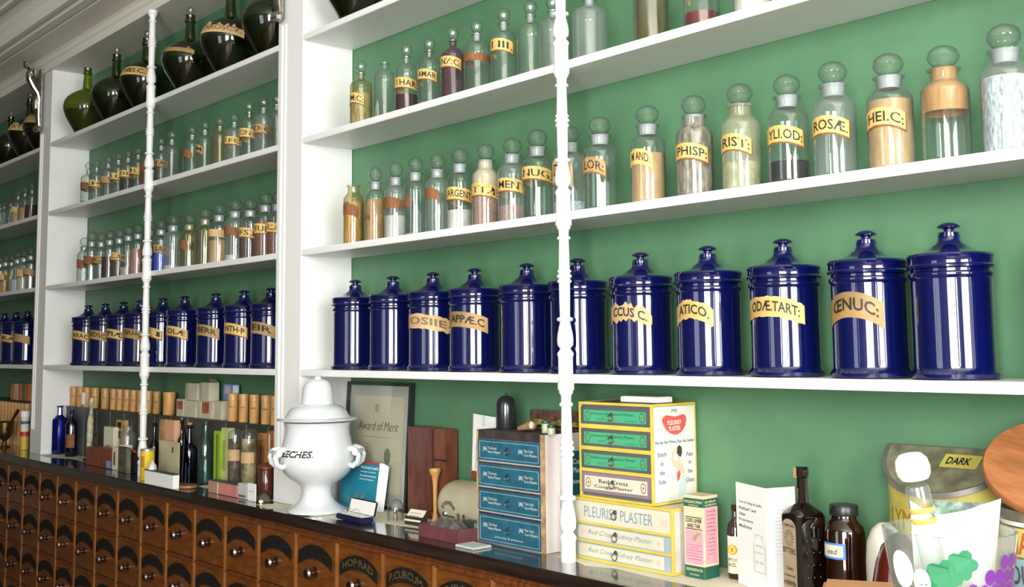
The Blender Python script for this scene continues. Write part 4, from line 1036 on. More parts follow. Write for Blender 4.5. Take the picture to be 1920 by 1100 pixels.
for i, (a, c) in enumerate(rows):
    w_, h_ = uw_-.013, c-a-.001
    b = BM(); box(b, 0, w_, 0, .005, 0, h_, 0)
    quad(b, [(.010, -.0004, h_*.16), (w_-.012, -.0004, h_*.16), (w_-.012, -.0004, h_*.82), (.010, -.0004, h_*.82)], 1)
    for u in (.023, w_-.024):
        for k_ in range(18):
            a1, a2 = 2*math.pi*k_/18, 2*math.pi*(k_+.75)/18
            poly(b, [(u+.0075*math.cos(a1)*.9, h_*.49+.0095*math.sin(a1)), (u+.0095*math.cos(a1)*.9, h_*.49+.0118*math.sin(a1)), (u+.0095*math.cos(a2)*.9, h_*.49+.0118*math.sin(a2)), (u+.0075*math.cos(a2)*.9, h_*.49+.0095*math.sin(a2))], lambda p, q: (p, -.0007, q), 2)
        box(b, u-.0032, u+.0032, -.0009, -.0005, h_*.49-.001, h_*.49+.001, 3); box(b, u-.001, u+.001, -.0011, -.0009, h_*.49-.004, h_*.49+.004, 3)
    if i == 0:
        ftext(b, 'Red Cross', w_*.47, h_*.50, -.0007, w=w_*.42, h=h_*.20, mi=2, bold=.01, center=True); ftext(b, 'Cough Plaster', w_*.47, h_*.22, -.0007, w=w_*.56, h=h_*.20, mi=2, bold=.01, center=True)
    else:
        ftext(b, "Belladonna & Capsicum Plaster" if i == 1 else "Johnson's Belladonna Plaster.", w_*.47, h_*.52, -.0007, w=w_*.64, h=h_*.19, mi=2, bold=.01, center=True)
        ftext(b, 'U.S.P.', w_*.30, h_*.26, -.0007, w=w_*.10, h=h_*.12, mi=2, shear=.4, center=True, bold=0); ftext(b, 'RED CROSS', w_*.48, h_*.27, -.0007, w=w_*.14, h=h_*.09, mi=3, center=True, bold=0)
        ftext(b, 'NEW BRUNSWICK, N.J.', w_*.74, h_*.23, -.0007, w=w_*.18, h=h_*.07, mi=2, center=True, bold=0)
    d = new('drawer', b, [pm('mauve_drawer_front', (.22, .16, .19), .5) if i == 0 else SLATE, CRF if i == 0 else GRNL, pm('dark_green_ink', (.01, .07, .05), .6) if i else INK, REDINK], root, False, (.0065, .0015, a))
    ring_pull(d, w_*.46, h_*.60, 0, 1.0)
xa, xb_ = at(1171, 745, .10)[0], at(1240, 745, .10)[0]
b = BM(); box(b, 0, xb_-xa, 0, .055, 0, .0125, 0, .001); box(b, .004, xb_-xa-.004, .004, .051, .0125, .0138, 1); 
tag(new('small_box', b, [PAPER, pm('faded_yellow_top', (.60, .54, .30), .7)], None, False, (xa, .085, UZ+uht+.0006)), 'small flat white box on top of the yellow chest stack', 'box')

# cod liver syrup carton
cx0, cx1 = 1.573, 1.628; cy0, cy1 = .058, .108; ch = 1.096-W1
root = empty('syrup_carton', (cx0, cy0, W1+.0004), 'pink and dark green COD LIVER AND TAR carton beside the yellow chests', 'carton')
b = BM(); w_, d_ = cx1-cx0, cy1-cy0
PINK = pm('pink_print', (.74, .30, .36), .6); DKG = pm('dark_green_print', (.012, .09, .06), .5); CBX = pm('cream_carton', (.66, .52, .34), .6); CTX = pm('yellow_cream_print', (.62, .58, .25), .6)
box(b, 0, w_, 0, d_, 0, ch, 3)
def fq(a, c, r_, s_, mi, y=-.0003): quad(b, [(a*w_, y, r_*ch), (c*w_, y, r_*ch), (c*w_, y, s_*ch), (a*w_, y, s_*ch)], mi)
def sq(a, c, r_, s_, mi, x=.0003): quad(b, [(w_+x, a*d_, r_*ch), (w_+x, c*d_, r_*ch), (w_+x, c*d_, s_*ch), (w_+x, a*d_, s_*ch)], mi)
fq(0, 1, .88, .985, 1); fq(.06, .94, .17, .59, 0); fq(0, 1, .0, .15, 1); fq(.08, .93, .745, .755, 2, -.0005); fq(.08, .93, .60, .61, 2, -.0005)
sq(0, 1, .88, .985, 1); sq(.10, .90, .18, .87, 0); sq(0, 1, 0, .15, 1)
F = lambda s, u, v, w, h, mi, bd=.02: ftext(b, s, u*w_, v*ch, -.0008, w=w*w_, h=h*ch, mi=mi, center=True, bold=bd)
F("POLSON'S SYRUP", .5, .925, .9, .035, 4); F('COMPOUND', .5, .89, .5, .02, 4, 0); F('COD LIVER', .5, .685, .84, .05, 2, .03); F('AND TAR', .5, .62, .68, .05, 2, .03)
for i, s in enumerate(['For a quick and certain', 'Cough Cure', 'Sore Throat, Hoarseness', 'Bronchitis, Loss of Voice', 'Asthma, Whooping Cough', 'Catarrhal Affections']): F(s, .5, .40-.035*i, [.74, .5, .8, .8, .8, .7][i], .016, 2, 0)
F('R.E.POLSON & CO.', .5, .085, .84, .035, 4); F('MONTREAL', .5, .03, .5, .022, 4, 0)
poly(b, [(.40*w_, .47*ch), (.55*w_, .455*ch), (.70*w_, .52*ch), (.86*w_, .55*ch), (.80*w_, .565*ch), (.66*w_, .555*ch), (.50*w_, .52*ch)], lambda u, v: (u, -.0006, v), 5)
S = lambda s, u, v, w, h, mi, bd=.02: xtext(b, s, u*d_, v*ch, w_+.0008, w=w*d_, h=h*ch, mi=mi, bold=bd)
S('LE SIROP', .5, .935, .8, .028, 4); S('de POLSON', .5, .895, .8, .028, 4)
for i, s in enumerate(['Combine les', 'proprietes', "de l'Huile", 'de Foie de', 'MORUE et', 'du GOUDRON', 'Le gout', 'en est', 'agreable', 'et on l\'a', 'toujours', 'prefere']): S(s, .5, .82-.048*i, [.6, .5, .5, .5, .5, .6, .4, .35, .5, .5, .45, .4][i], .018, 2, 0)
new('printed_faces', b, [PINK, DKG, INK, CBX, CTX, pm('olive_fish_print', (.30, .28, .10), .6)], root)
b = BM(); box(b, -.001, w_+.001, -.001, d_+.001, ch, ch+.004, 0, .001); new('lid_flap', b, CBX, root)

# round-shouldered witch hazel bottle, half hidden
x, _ = at(1378, 1050, .12)
root = empty('label_bottle', (x, .125, W1+.0004), 'small brown bottle with cream label reading WITCH HAZEL half behind the leaflet', 'bottle')
b = BM(); lathe(b, [(0, 0), (.017, 0), (.018, .003), (.018, .105), (.015, .118), (.007, .128), (.0065, .145), (.008, .147), (.008, .158), (0, .158)], 28); new('body', b, AMBER, root, True)
az = azim(x, .125); b = BM()
rows = [[b.verts.new((.0184*math.cos(az-1.5+2.6*i/16), .0184*math.sin(az-1.5+2.6*i/16), z)) for z in (.012, .092)] for i in range(17)]
for A, B in zip(rows, rows[1:]): b.faces.new((A[0], B[0], B[1], A[1]))
cy_ = lambda z0, a0: (lambda u, v: (.0189*math.cos(az+a0+u/.0189), .0189*math.sin(az+a0+u/.0189), z0+v))
text(b, 'WITCH', cy_(.038, -1.15), .022, .007, 1); text(b, 'HAZEL', cy_(.027, -1.15), .022, .007, 1)
for rr_, mi in ((.011, 2), (.008, 3), (.005, 2)): poly(b, circ(0, 0, rr_, 18), lambda u, v: ((.0188+.0003*mi)*math.cos(az-.45+u/.0189), (.0188+.0003*mi)*math.sin(az-.45+u/.0189), .063+v), mi)
new('paper_label', b, [CREAMP, INK, pm('orange_print', (.80, .22, .03), .6), pm('yellow_print', (.82, .58, .08), .6)], root, True)

# folded leaflet
zl = at(1437, 916, .035)[1]-W1
pL, pF, pR = (at(1382, 1000, .085)[0], .085), (at(1438, 1000, .035)[0], .035), (at(1493, 1000, .105)[0], .105)
root = empty('leaflet', (pF[0], pF[1], W1+.0004), 'tall white folded leaflet standing open, small bottle drawing on its cover', 'leaflet')
b = BM(); P_ = [(p[0]-pF[0], p[1]-pF[1]) for p in (pL, pF, pR)]
def plane_between(p, q, y_off):
    d = Vector((q[0]-p[0], q[1]-p[1], 0)); L_ = d.length; d.normalize(); n = Vector((d.y, -d.x, 0))*y_off
    return L_, (lambda u, v: (p[0]+d.x*u+n.x, p[1]+d.y*u+n.y, v))
L1, f1 = plane_between(P_[0], P_[1], 0); L2, f2 = plane_between(P_[1], P_[2], 0)
_, f1b = plane_between(P_[0], P_[1], -.0012); _, f2b = plane_between(P_[1], P_[2], -.0012)
for ff, gg, LL in ((f1, f1b, L1), (f2, f2b, L2)):
    vs = [ff(0, 0), ff(LL, 0), ff(LL, zl), ff(0, zl)]; ws = [gg(0, 0), gg(LL, 0), gg(LL, zl), gg(0, zl)]
    quad(b, vs); quad(b, ws[::-1])
    for i in range(4): j = (i+1) % 4; quad(b, [vs[i], ws[i], ws[j], vs[j]])
_, t1_ = plane_between(P_[0], P_[1], .0005); _, t2_ = plane_between(P_[1], P_[2], .0005)
for i, (s, w) in enumerate([('"Let Us Sing of Lydia', .80), ('Pinkham" and', .60), ('Other', .24), ('Proprietary', .50), ('Medicines', .44)]):
    text(b, s, lambda u, v, i=i: t1_(.012+u, zl*(.80-.058*i)+v), w*L1*.95, .0066, 1, .012)
o_ = [(.56, .18), (.56, .44), (.62, .50), (.62, .53), (.84, .53), (.84, .50), (.92, .44), (.92, .18)]
for (a, c) in zip(o_, o_[1:]+o_[:1]):
    dx, dz = c[0]-a[0], c[1]-a[1]; k_ = .012
    nx_, nz_ = (0, .004) if abs(dx) > abs(dz)*.8 else (k_, 0)
    poly(b, [(a[0], a[1]), (c[0], c[1]), (c[0]+nx_, c[1]+nz_), (a[0]+nx_, a[1]+nz_)], lambda u, v: t1_(u*L1, v*zl), 2)
for v_, s, h_ in ((.42, 'COMPOUND', .004), (.36, 'REMEDY', .003), (.26, '$1.00', .006)): text(b, s, lambda u, v, v_=v_: t1_(L1*.62+u, zl*v_+v), L1*.24, h_, 2, 0)
for i in range(14): poly(b, [(.30, .82-.035*i), (.62 if i % 3 else .5, .82-.035*i), (.62 if i % 3 else .5, .826-.035*i), (.30, .826-.035*i)], lambda u, v: t2_(u*L2, v*zl), 3)
new('sheet', b, [PAPER, INK, pm('grey_print', (.30, .30, .28), .7), pm('pale_blue_print', (.55, .62, .75), .7)], root)

# square bitters bottle
bxx = at(1509, 1040, .055)[0]; bzt = at(1508, 875, .055)[1]-W1
root = empty('square_bottle', (bxx, .055, W1+.0004), 'tall dark brown square-bodied bottle with aged paper label, front of the leaflet', 'bottle', rz=math.radians(-24))
s_ = .034; c_ = .008; hb = at(1505, 948, .055)[1]-W1
def sqring(k, z, c=c_): return [(k-c, -k, z), (k, -k+c, z), (k, k-c, z), (k-c, k, z), (-k+c, k, z), (-k, k-c, z), (-k, -k+c, z), (-k+c, -k, z)]
b = BM(); rg = [[b.verts.new(p) for p in sqring(k, z, c)] for k, z, c in ((s_-.003, 0, c_), (s_, .004, c_), (s_, hb-.02, c_), (s_*.93, hb-.012, c_), (s_*.62, hb-.001, s_*.30), (.0115, hb+.007, .0068), (.0105, hb+.014, .0062), (.0098, bzt-.022, .0058), (.0125, bzt-.020, .0074), (.0125, bzt-.002, .0074), (.0105, bzt, .0062))]
for A, B in zip(rg, rg[1:]):
    for i in range(8): b.faces.new((A[i], A[(i+1) % 8], B[(i+1) % 8], B[i]))
b.faces.new(rg[0][::-1]); b.faces.new(rg[-1])
new('body', b, AMBERD, root, True)
b = BM(); k = -(s_+.0006); lw_ = s_-.009
pts = [(-lw_, .010), (lw_, .010), (lw_, hb-.040)]+[(lw_*math.cos(a), hb-.040+.016*math.sin(a)) for a in [math.pi*i/8 for i in range(1, 8)]]+[(-lw_, hb-.040)]
poly(b, pts, lambda u, v: (u, k, v), 0)
for i in range(16):
    a = i*math.pi/8; poly(b, [(.004*math.cos(a), hb-.062+.004*math.sin(a)), (.017*math.cos(a-.05), hb-.062+.017*math.sin(a-.05)), (.017*math.cos(a+.05), hb-.062+.017*math.sin(a+.05))], lambda u, v: (u, k-.0004, v), 1)
for s, z, w, h_ in (('COMPOUND', hb-.040, .8, .006), ('BITTERS', hb-.092, .92, .011), ('TONIC', hb-.125, .55, .006), ('STOMACHIC', hb-.138, .8, .005), ('AND BLOOD', hb-.150, .7, .005), ('PURIFIER', .030, .9, .008), ('QUEBEC', .016, .7, .005)):
    if z > .012: ftext(b, s, 0, z, k-.0006, w=w*lw_*2, h=h_, mi=1, center=True)
new('paper_label', b, [pm('aged_label_paper', (.42, .31, .19), .7, var=.12, vscale=20), INK], root)
b = BM(); box(b, -.0115, -.001, -.0132, -.0126, bzt-.022, bzt-.002); o = new('foil_scrap', b, pm('torn_seal', (.50, .30, .14), .6), root)
b = BM()
for i in range(4):
    for j in range(3): lathe(b, [(0, 0), (.002, .0003), (.0012, .0012), (0, .0015)], 8, c=(-.014+.014*j, .01+.024*i))
bmesh.ops.rotate(b, verts=b.verts, cent=(0, 0, 0), matrix=Matrix(((0, 0, 1), (1, 0, 0), (0, 1, 0)))); new('embossing', b, AMBERD, root, True, (s_-.0002, 0, .04))

# brown screw jar
jx = at(1587, 1000, .078)[0]-.004; jt = at(1585, 946, .078)[1]-W1
root = empty('screw_jar', (jx, .078, W1+.0004), 'brown glass screw jar with black cap and blue-edged label ending in eed', 'jar')
b = BM(); r_ = .039; hb = jt-.052
lathe(b, [(0, 0), (r_-.004, 0), (r_, .005), (r_, hb), (r_-.003, hb+.010), (r_-.011, hb+.019), (.0245, hb+.024), (.0235, hb+.034), (0, hb+.034)], 44); new('body', b, AMBER, root, True)
b = BM(); lathe(b, [(0, hb+.032), (.0275, hb+.032), (.028, hb+.034), (.028, jt-.003), (.026, jt), (0, jt)], 60, rib=.0005, ribn=20, ribz=(hb+.0345, jt-.0035)); new('cap', b, pm('black_cap', (.010, .012, .012), .35), root, True)
az = azim(jx, .092); b = BM(); lz0 = at(1590, 1050, .05)[1]-W1; lz1 = at(1590, 1020, .05)[1]-W1
for (a0, a1, e0, e1, mi, k_) in ((-1.35, .02, lz0, lz1, 1, .0006), (-1.35, -.10, lz0+.004, lz1-.004, 0, .0010)):
    rows = [[b.verts.new(((r_+k_)*math.cos(az+a0+(a1-a0)*i/14), (r_+k_)*math.sin(az+a0+(a1-a0)*i/14), z)) for z in (e0, e1)] for i in range(15)]
    for A, B in zip(rows, rows[1:]): b.faces.new((A[0], B[0], B[1], A[1])).material_index = mi
text(b, 'eed', lambda u, v: ((r_+.0015)*math.cos(az-.95+u/r_), (r_+.0015)*math.sin(az-.95+u/r_), (lz0+lz1)/2-.006+v), .022, .011, 2, .0, .2)
new('paper_label', b, [CREAMP, pm('blue_label_edge', (.08, .22, .62), .5), INK], root, True)

# cream stoneware jar behind, dark red glass ball
x, z = at(1650, 980, .13)
b = BM(); lathe(b, [(0, 0), (.058, 0), (.060, .004), (.060, .10), (.055, .135), (.040, .158), (.018, .170), (0, .172)], 40); bmesh.ops.scale(b, verts=b.verts, vec=(.6, .6, 1))
tag(new('stoneware_crock', b, pm('pale_crock_glaze', (.56, .53, .44), .25, coat=.4), None, True, (2.060, .062, W1+.0004)), 'pale domed crock behind the brown screw jar', 'crock')
x, z = at(1672, 1060, .02)
b = BM(); lathe(b, [(0, 0), (.03, 0), (.045, .015), (.054, .045), (.054, .085), (.047, .120), (.034, .150), (.014, .170), (0, .173)], 44); bmesh.ops.scale(b, verts=b.verts, vec=(.9, .9, 1))
tag(new('red_glass_egg', b, pm('dark_red_glass', (.075, .006, .004), .08, coat=1), None, True, (x+.045, -.030, W0+.0004)), 'dark red glossy egg-shaped vessel behind the grape tumbler', 'vessel')

# slant-lidded mustard tin
def dshape(R_, n=22): return [(R_*math.cos(math.pi+math.pi*i/n), R_*.86*math.sin(math.pi+math.pi*i/n)) for i in range(n+1)]
tcx, tcy = 2.138, .194
root = empty('counter_tin', (tcx, tcy, W1+.0004), 'old yellow counter tin with grey slanted oval lid reading DARK', 'tin')
PAT = pm('yellow_tin_print', (.50, .43, .09), .45, var=.2, vscale=16)
def ztop(y): return (1.224-W1)+(y/.115)*.075
b = BM(); D = dshape(.127); lo = [b.verts.new((x, y, 0)) for x, y in D]; hi = [b.verts.new((x, y, ztop(y)-.004)) for x, y in D]
n = len(D)
for i in range(n):
    j = (i+1) % n; b.faces.new((lo[i], lo[j], hi[j], hi[i]))
b.faces.new(lo); b.faces.new(hi)
def dpt(Rr):
    def f(a, z): return (Rr*math.cos(a), Rr*.86*math.sin(a), z)
    return f
g = dpt(.1282); zb = at(1700, 965, .10)[1]-W1
text(b, 'LYM', lambda u, v: g(math.pi+.78+u, zb-.026+v), .52, .036, 1, .0)

for k_, (a0, a1, zz, hh, mi) in enumerate([(4.75, 5.6, zb-.045, .08, 2), (4.9, 5.3, zb-.02, .04, 3), (3.3, 4.6, zb-.05, .012, 4)]):
    rows = [[b.verts.new(g(a0+(a1-a0)*i/10, z)) for z in (zz, zz+hh)] for i in range(11)]
    for A, B in zip(rows, rows[1:]): b.faces.new((A[0], B[0], B[1], A[1])).material_index = mi
new('body', b, [PAT, pm('brown_red_letters', (.30, .12, .02), .5), pm('teal_white_scene', (.32, .46, .42), .5, var=.6, vscale=50), pm('leafy_green_print', (.14, .30, .12), .5, var=.4, vscale=60), pm('orange_band', (.55, .30, .05), .5)], root, True)
b = BM(); D = dshape(.137); GR = pm('grey_olive_tin_lid', (.22, .21, .13), .4, var=.35, vscale=30, metal=.3)
lo = [b.verts.new((x, y, ztop(y)-.004)) for x, y in D]; hi = [b.verts.new((x, y, ztop(y)+.006)) for x, y in D]; hi2 = [b.verts.new((x*.94, y*.94-.002, ztop(y)+.0062)) for x, y in D]; hi3 = [b.verts.new((x*.92, y*.92-.003, ztop(y)+.0045)) for x, y in D]
n = len(D)
for A, B in ((lo, hi), (hi, hi2), (hi2, hi3)):
    for i in range(n): j = (i+1) % n; b.faces.new((A[i], A[j], B[j], B[i]))
b.faces.new(lo); b.faces.new(hi3).material_index = 1
def lidp(x, y, k=.006): return (x, y, ztop(y)+k)
quad(b, [lidp(-.005, -.052), lidp(.068, -.052), lidp(.068, -.018), lidp(-.005, -.018)], 2)
text(b, 'DARK', lambda u, v: lidp(.004+u, -.044+v, .0066), .048, .018, 3, .03)
new('slanted_lid', b, [pm('grey_tin_rim', (.20, .19, .17), .35, metal=.5), GR, PAT, INK], root, True)

# bin with round wooden lid at the right edge
wx, wy = 2.375, .075
root = empty('round_bin', (wx, wy, W1+.0004), 'printed bin with big round orange-brown wooden lid at the right picture edge', 'bin')
b = BM(); hb = 1.150-W1; R_ = .088
lathe(b, [(0, 0), (R_, 0), (R_, hb), (0, hb)], 48)
az = azim(wx, wy)
for (z0, z1, mi) in ((hb-.025, hb-.018, 4), (hb-.075, hb-.028, 1), (0.01, hb-.078, 2)):
    rows = [[b.verts.new(((R_+.0006)*math.cos(az-1.8+3.4*i/30), (R_+.0006)*math.sin(az-1.8+3.4*i/30), z)) for z in (z0, z1)] for i in range(31)]
    for A, B in zip(rows, rows[1:]): b.faces.new((A[0], B[0], B[1], A[1])).material_index = mi
for s, z, h_, mi in (('MA', hb-.070, .036, 3), ('OU', hb-.122, .034, 5), ('RO', hb-.166, .034, 5)):
    text(b, s, lambda u, v: ((R_+.0012)*math.cos(az-.98+u/R_), (R_+.0012)*math.sin(az-.98+u/R_), z+v), .044, h_, mi, .02)
new('body', b, [GR, pm('bin_yellow', (.62, .52, .14), .5), pm('bin_pale_blue', (.30, .48, .52), .5), pm('bin_red_letters', (.50, .12, .03), .5), PAPER, pm('bin_slate_letters', (.07, .10, .13), .5)], root, True)
b = BM(); lathe(b, [(0, 0), (.112, 0), (.115, .003), (.115, .013), (.112, .017), (0, .019)], 56)
bmesh.ops.rotate(b, verts=b.verts, cent=(0, 0, 0), matrix=Matrix.Rotation(az+math.pi/2, 3, 'Z') @ Matrix.Rotation(math.radians(38), 3, 'X'))
new('wooden_lid', b, pm('orange_brown_wood', (.30, .115, .04), .4, var=.25, vscale=12, stretch=(1, 5, 1)), root, True, (.0, .005, hb+.060))
b = BM(); lathe(b, [(0, 0), (.02, 0), (.02, .10), (0, .10)], 20); new('lid_prop', b, GR, root, True, (.0, .03, hb-.01))

# ------------------------------------------------------------------ foreground: ledge corner with the grape tumbler
zc_ = 1.150
p1 = atz(1545, 1083, zc_); p0 = atz(1440, 1112, zc_); p2 = atz(1700, 1092, zc_)
v1 = Vector((p0[0]-p1[0], p0[1]-p1[1])); v2 = Vector((p2[0]-p1[0], p2[1]-p1[1])).normalized()
v1 = Vector((v2.y, -v2.x))
rz = math.atan2(v2.y, v2.x)
root = empty('display_desk', (p1[0], p1[1], 0), 'orange-brown wooden desk top corner at the bottom of the picture, under the tumbler', 'desk', rz=rz)
b = BM(); box(b, 0, .60, -.55, 0, zc_-.022, zc_, bev=.004); new('desk_top', b, pm('warm_desk_wood', (.42, .19, .08), .35, var=.2, vscale=8, stretch=(1, 6, 1)), root)
b = BM(); box(b, .03, .57, -.52, -.03, .0, zc_-.023); new('desk_body', b, WOODF, root)
d = ray(1778, 990); tpos = CAM+d*.93
tx, ty = tpos.x, tpos.y; tz = zc_+.0005; ht = tpos.z-tz
root = empty('grape_tumbler', (tx, ty, tz), 'clear glass tumbler decorated with purple grapes and green leaves in the foreground', 'tumbler')
Rt = .0545; Rb = .038
b = BM(); lathe(b, [(0, .0), (Rb-.002, 0), (Rb, .002), (Rt, ht), (Rt-.0025, ht+.0005), (Rb-.003, .008), (0, .007)], 56)
TG = glass('tumbler_glass', (.93, .96, .95), .06, (.80, .86, .84), .55, .03); new('glass_wall', b, TG, root, True)
az = azim(tx, ty); rnd = random.Random(3); b = BM()
def tw(a, v, k=.0012): q = Rb+(Rt-Rb)*v/ht+k; return (q*math.cos(az+a), q*math.sin(az+a), v)
for i in range(44):
    row = i // 6; a = .34+(i % 6)*.19+(row % 2)*.095; v = ht-.020-.0115*row
    if v < .006 or a > 1.36 or (row < 2 and a < .8-.25*row): continue
    rr_ = .0052*(.9+.2*rnd.random()); c0 = Vector(tw(a, v, .001))
    poly(b, circ(0, 0, rr_, 12), lambda u, w__: tw(a+u/Rt, v+w__*1.25, .0011), 0)
new('grapes', b, pm('grape_purple', (.09, .015, .15), .3), root)['kind'] = 'stuff'
b = BM()
for (a, v, s2) in [(-.10, 1-.034/.13, .016), (.18, 1-.022/.13, .013), (-.35, 1-.052/.13, .014), (.05, .5, .016), (-.5, .3, .014)]:
    pts = []
    for i in range(20): q = 2*math.pi*i/20; r2 = s2*(.72+.28*abs(math.cos(2.5*q))); pts.append((r2*math.cos(q), r2*math.sin(q)))
    poly(b, pts, lambda u, w__: tw(a+u/Rt, max(.003, v*ht+w__), .0014), 0)
new('leaves', b, pm('leaf_green_decal', (.012, .13, .055), .4), root)
b = BM()
for (a, v, s2) in [(-.80, .76, .012), (-.45, .70, .008), (-1.0, .4, .010)]: poly(b, circ(0, 0, s2, 16), lambda u, w__: tw(a+u/Rt, v*ht+w__*1.3, .0016), 0)
new('white_spots', b, PAPER, root)
# paper and tube standing in the tumbler
b = BM(); f = b.faces.new([b.verts.new(p) for p in [(-.036, .0, .02), (.030, .012, .02), (.048, .016, ht+.014), (.012, .008, ht+.005), (-.018, .0, ht+.002), (-.039, -.004, ht+.016)]])
bmesh.ops.solidify(b, geom=[f], thickness=.0006); bmesh.ops.rotate(b, verts=b.verts, cent=(0, 0, 0), matrix=Matrix.Rotation(YAW, 3, 'Z'))
tag(new('folded_paper', b, pm('bright_white_paper', (.88, .88, .86), .6), None, False, (tx+.004, ty+.004, tz+.0085)), 'bright white folded paper standing in the grape tumbler', 'paper')
dA = CAM+ray(1712, 880)*.93; dB = CAM+ray(1775, 1060)*.93
q0 = Vector((tx, ty, tz+.012))
root = empty('glass_pestle', q0, 'clear glass tube with white rounded cap leaning out of the tumbler', 'glass tube')
ax_ = (dA-Vector((tx-.004, ty, tz+.012))).normalized(); Lq = (dA-q0).length
b = BM(); lathe(b, [(0, 0), (.008, .002), (.0100, .010), (.0100, Lq-.030), (.0100, Lq-.018), (.009, Lq-.014), (0, Lq-.014)], 28); qrot = Vector((0, 0, 1)).rotation_difference((dA-q0).normalized()).to_matrix()
bmesh.ops.rotate(b, verts=b.verts, cent=(0, 0, 0), matrix=qrot); new('tube', b, TG, root, True)
b = BM(); lathe(b, [(.0, Lq-.008), (.0115, Lq-.008), (.0138, Lq-.004), (.0145, Lq+.002), (.0132, Lq+.009), (.009, Lq+.0135), (0, Lq+.015)], 28); bmesh.ops.rotate(b, verts=b.verts, cent=(0, 0, 0), matrix=qrot); new('cap', b, pm('milky_cap', (.85, .85, .85), .2, coat=.5), root, True)
b = BM()
for k_ in (.036, .045): lathe(b, [(.0102, Lq-k_), (.0110, Lq-k_+.001), (.0110, Lq-k_+.003), (.0102, Lq-k_+.004)], 28)
bmesh.ops.rotate(b, verts=b.verts, cent=(0, 0, 0), matrix=qrot); new('amber_rings', b, pm('amber_rings', (.55, .34, .05), .3), root, True)

# ------------------------------------------------------------------ middle bay, things on the worktop
YR = .118
rx0, rx1 = max(-2.504, at(123, 760, YR)[0]), -.172
rzt = at(299, 777, YR)[1]
root = empty('display_riser', (rx0, YR, W1+.0004), 'dark grey-green step of glazed panels carrying the rows of tan tubes', 'riser')
L_ = rx1-rx0; Hh = rzt-W1
b = BM(); box(b, 0, L_, 0, .078, 0, Hh-.006); new('body', b, pm('dark_riser', (.045, .05, .038), .35, var=.3, vscale=6), root)
b = BM(); box(b, -.002, L_, -.004, .080, Hh-.006, Hh-.0005, bev=.001); new('ledge', b, pm('dark_ledge', (.05, .05, .04), .3), root)
b = BM()
for i in range(14): box(b, L_*(i+.5)/14-.0012, L_*(i+.5)/14+.0012, -.0014, 0, 0, Hh-.006)
o = new('glazing_bars', b, pm('pale_bar', (.20, .23, .18), .4), root); o['kind'] = 'stuff'
TUBE = pm('tan_tube_board', (.56, .30, .10), .45, var=.22, vscale=10, coat=.2)
b = BM(); lathe(b, [(0, 0), (.0185, 0), (.019, .001), (.019, .070), (.0186, .0705), (.0186, .0715), (.0198, .072), (.0198, .093), (.0190, .095), (0, .095)], 28)
TB = new('body', b, TUBE, None, True); COL.objects.unlink(TB)
def pill_tube(px, i, txt, label, z, y, sc=1, h=1, mat=None, group='tan pill tubes on the dark riser', x=None):
    x = max(-2.484, min(at(px, 770, y)[0], -.191)) if x is None else x
    root = empty('pill_tube', (x, y, z), label, 'tube', group); root.scale = (sc, sc, h)
    o = TB.copy(); COL.objects.link(o); o.parent = root
    if mat: o.data = with_mat(TB.data, mat)
    if txt:
        az = azim(x, y); b = BM(); q = .0194
        def f(u, v): return (q*math.cos(az-.75+u/q), q*math.sin(az-.75+u/q), .046+v)
        text(b, txt, f, .019, .008, 0, .01, .2); new('handwritten_name', b, INK, root)
    return root
ords = ['first', 'second', 'third', 'fourth', 'fifth', 'sixth', 'seventh', 'eighth', 'ninth', 'tenth', 'eleventh', 'twelfth', 'thirteenth']
TP = [135, 149, 161, 176, 195, 211, 223, 236, 249, 262, 276, 292, 315]
for i, px in enumerate(TP):
    lb = ords[i]+' tan tube from the left on the dark riser'+({2: ', with a white slip', 12: ', widest of the long row'}.get(i, ''))
    r = pill_tube(px+2, i, None if i in (2, 12) else ['Pod', 'Sp', '', 'Tam', 'Rhei', 'Sem', 'Cass', 'Cinch', 'Coto', 'Tar', 'Sodii', 'Leaf', ''][i], lb, rzt, YR+.030, 1.35 if i == 12 else .93 if i > 4 else 1.05, 1.02)
    if i == 2:
        b = BM(); box(b, -.014, .010, -.0205, -.0198, .012, .070); o = new('white_slip', b, PAPER, r)
        o.rotation_euler = (0, 0, .35)
for i, px in enumerate([437, 457, 477, 499, 517]):
    pill_tube(px, i, ['Ko n', 'w Peel', 'w Bark', 'w Bark', 'Ye'][i], ['first tan tube of the right-hand five, wide', 'second tan tube of the right-hand five', 'third tan tube of the right-hand five, marked Bark', 'fourth tan tube of the right-hand five, marked Bark', 'last tan tube beside the white upright'][i], rzt, YR+.022, [1.1, .98, .98, .98, .98][i], 1.12, group='tan pill tubes near the white upright')
def pbox(name, px0, px1, pyt, y, dep, z0, mat, label, cat, group=None, rz=0, deco=(), lid=None, slant=0):
    """a carton or book: its left and right picture edges and top, at depth y, standing on z0"""
    x0, x1 = at(px0, pyt, y)[0], at(px1, pyt, y)[0]; zt = at((px0+px1)/2, pyt, y)[1]
    w_, h_ = x1-x0, zt-z0
    root = empty(name, (x0, y, z0), label, cat, group, rz)
    b = BM(); box(b, 0, w_, 0, dep, 0, h_, 0, min(.0012, h_*.1))
    ms = [mat]
    for (u0, u1, v0, v1, m) in deco:
        if m not in ms: ms.append(m)
        quad(b, [(u0*w_, -.0004, v0*h_), (u1*w_, -.0004, v0*h_), (u1*w_, -.0004, v1*h_), (u0*w_, -.0004, v1*h_)], ms.index(m))
    new('body', b, ms, root)
    if lid:
        b = BM(); box(b, -.0008, w_+.0008, -.0008, dep+.0008, h_*lid[0], h_+.001, 0, .0006); new('lid', b, lid[1], root)
    return root, w_, h_
CB = pm('greyish_cream_carton', (.50, .46, .33), .7, var=.1, vscale=12); RB = pm('red_brown_print', (.36, .10, .05), .6, var=.4, vscale=30)
G = 'small cream cartons on the dark riser'
yb = YR+.012; zu = at(356, 749, yb)[1]
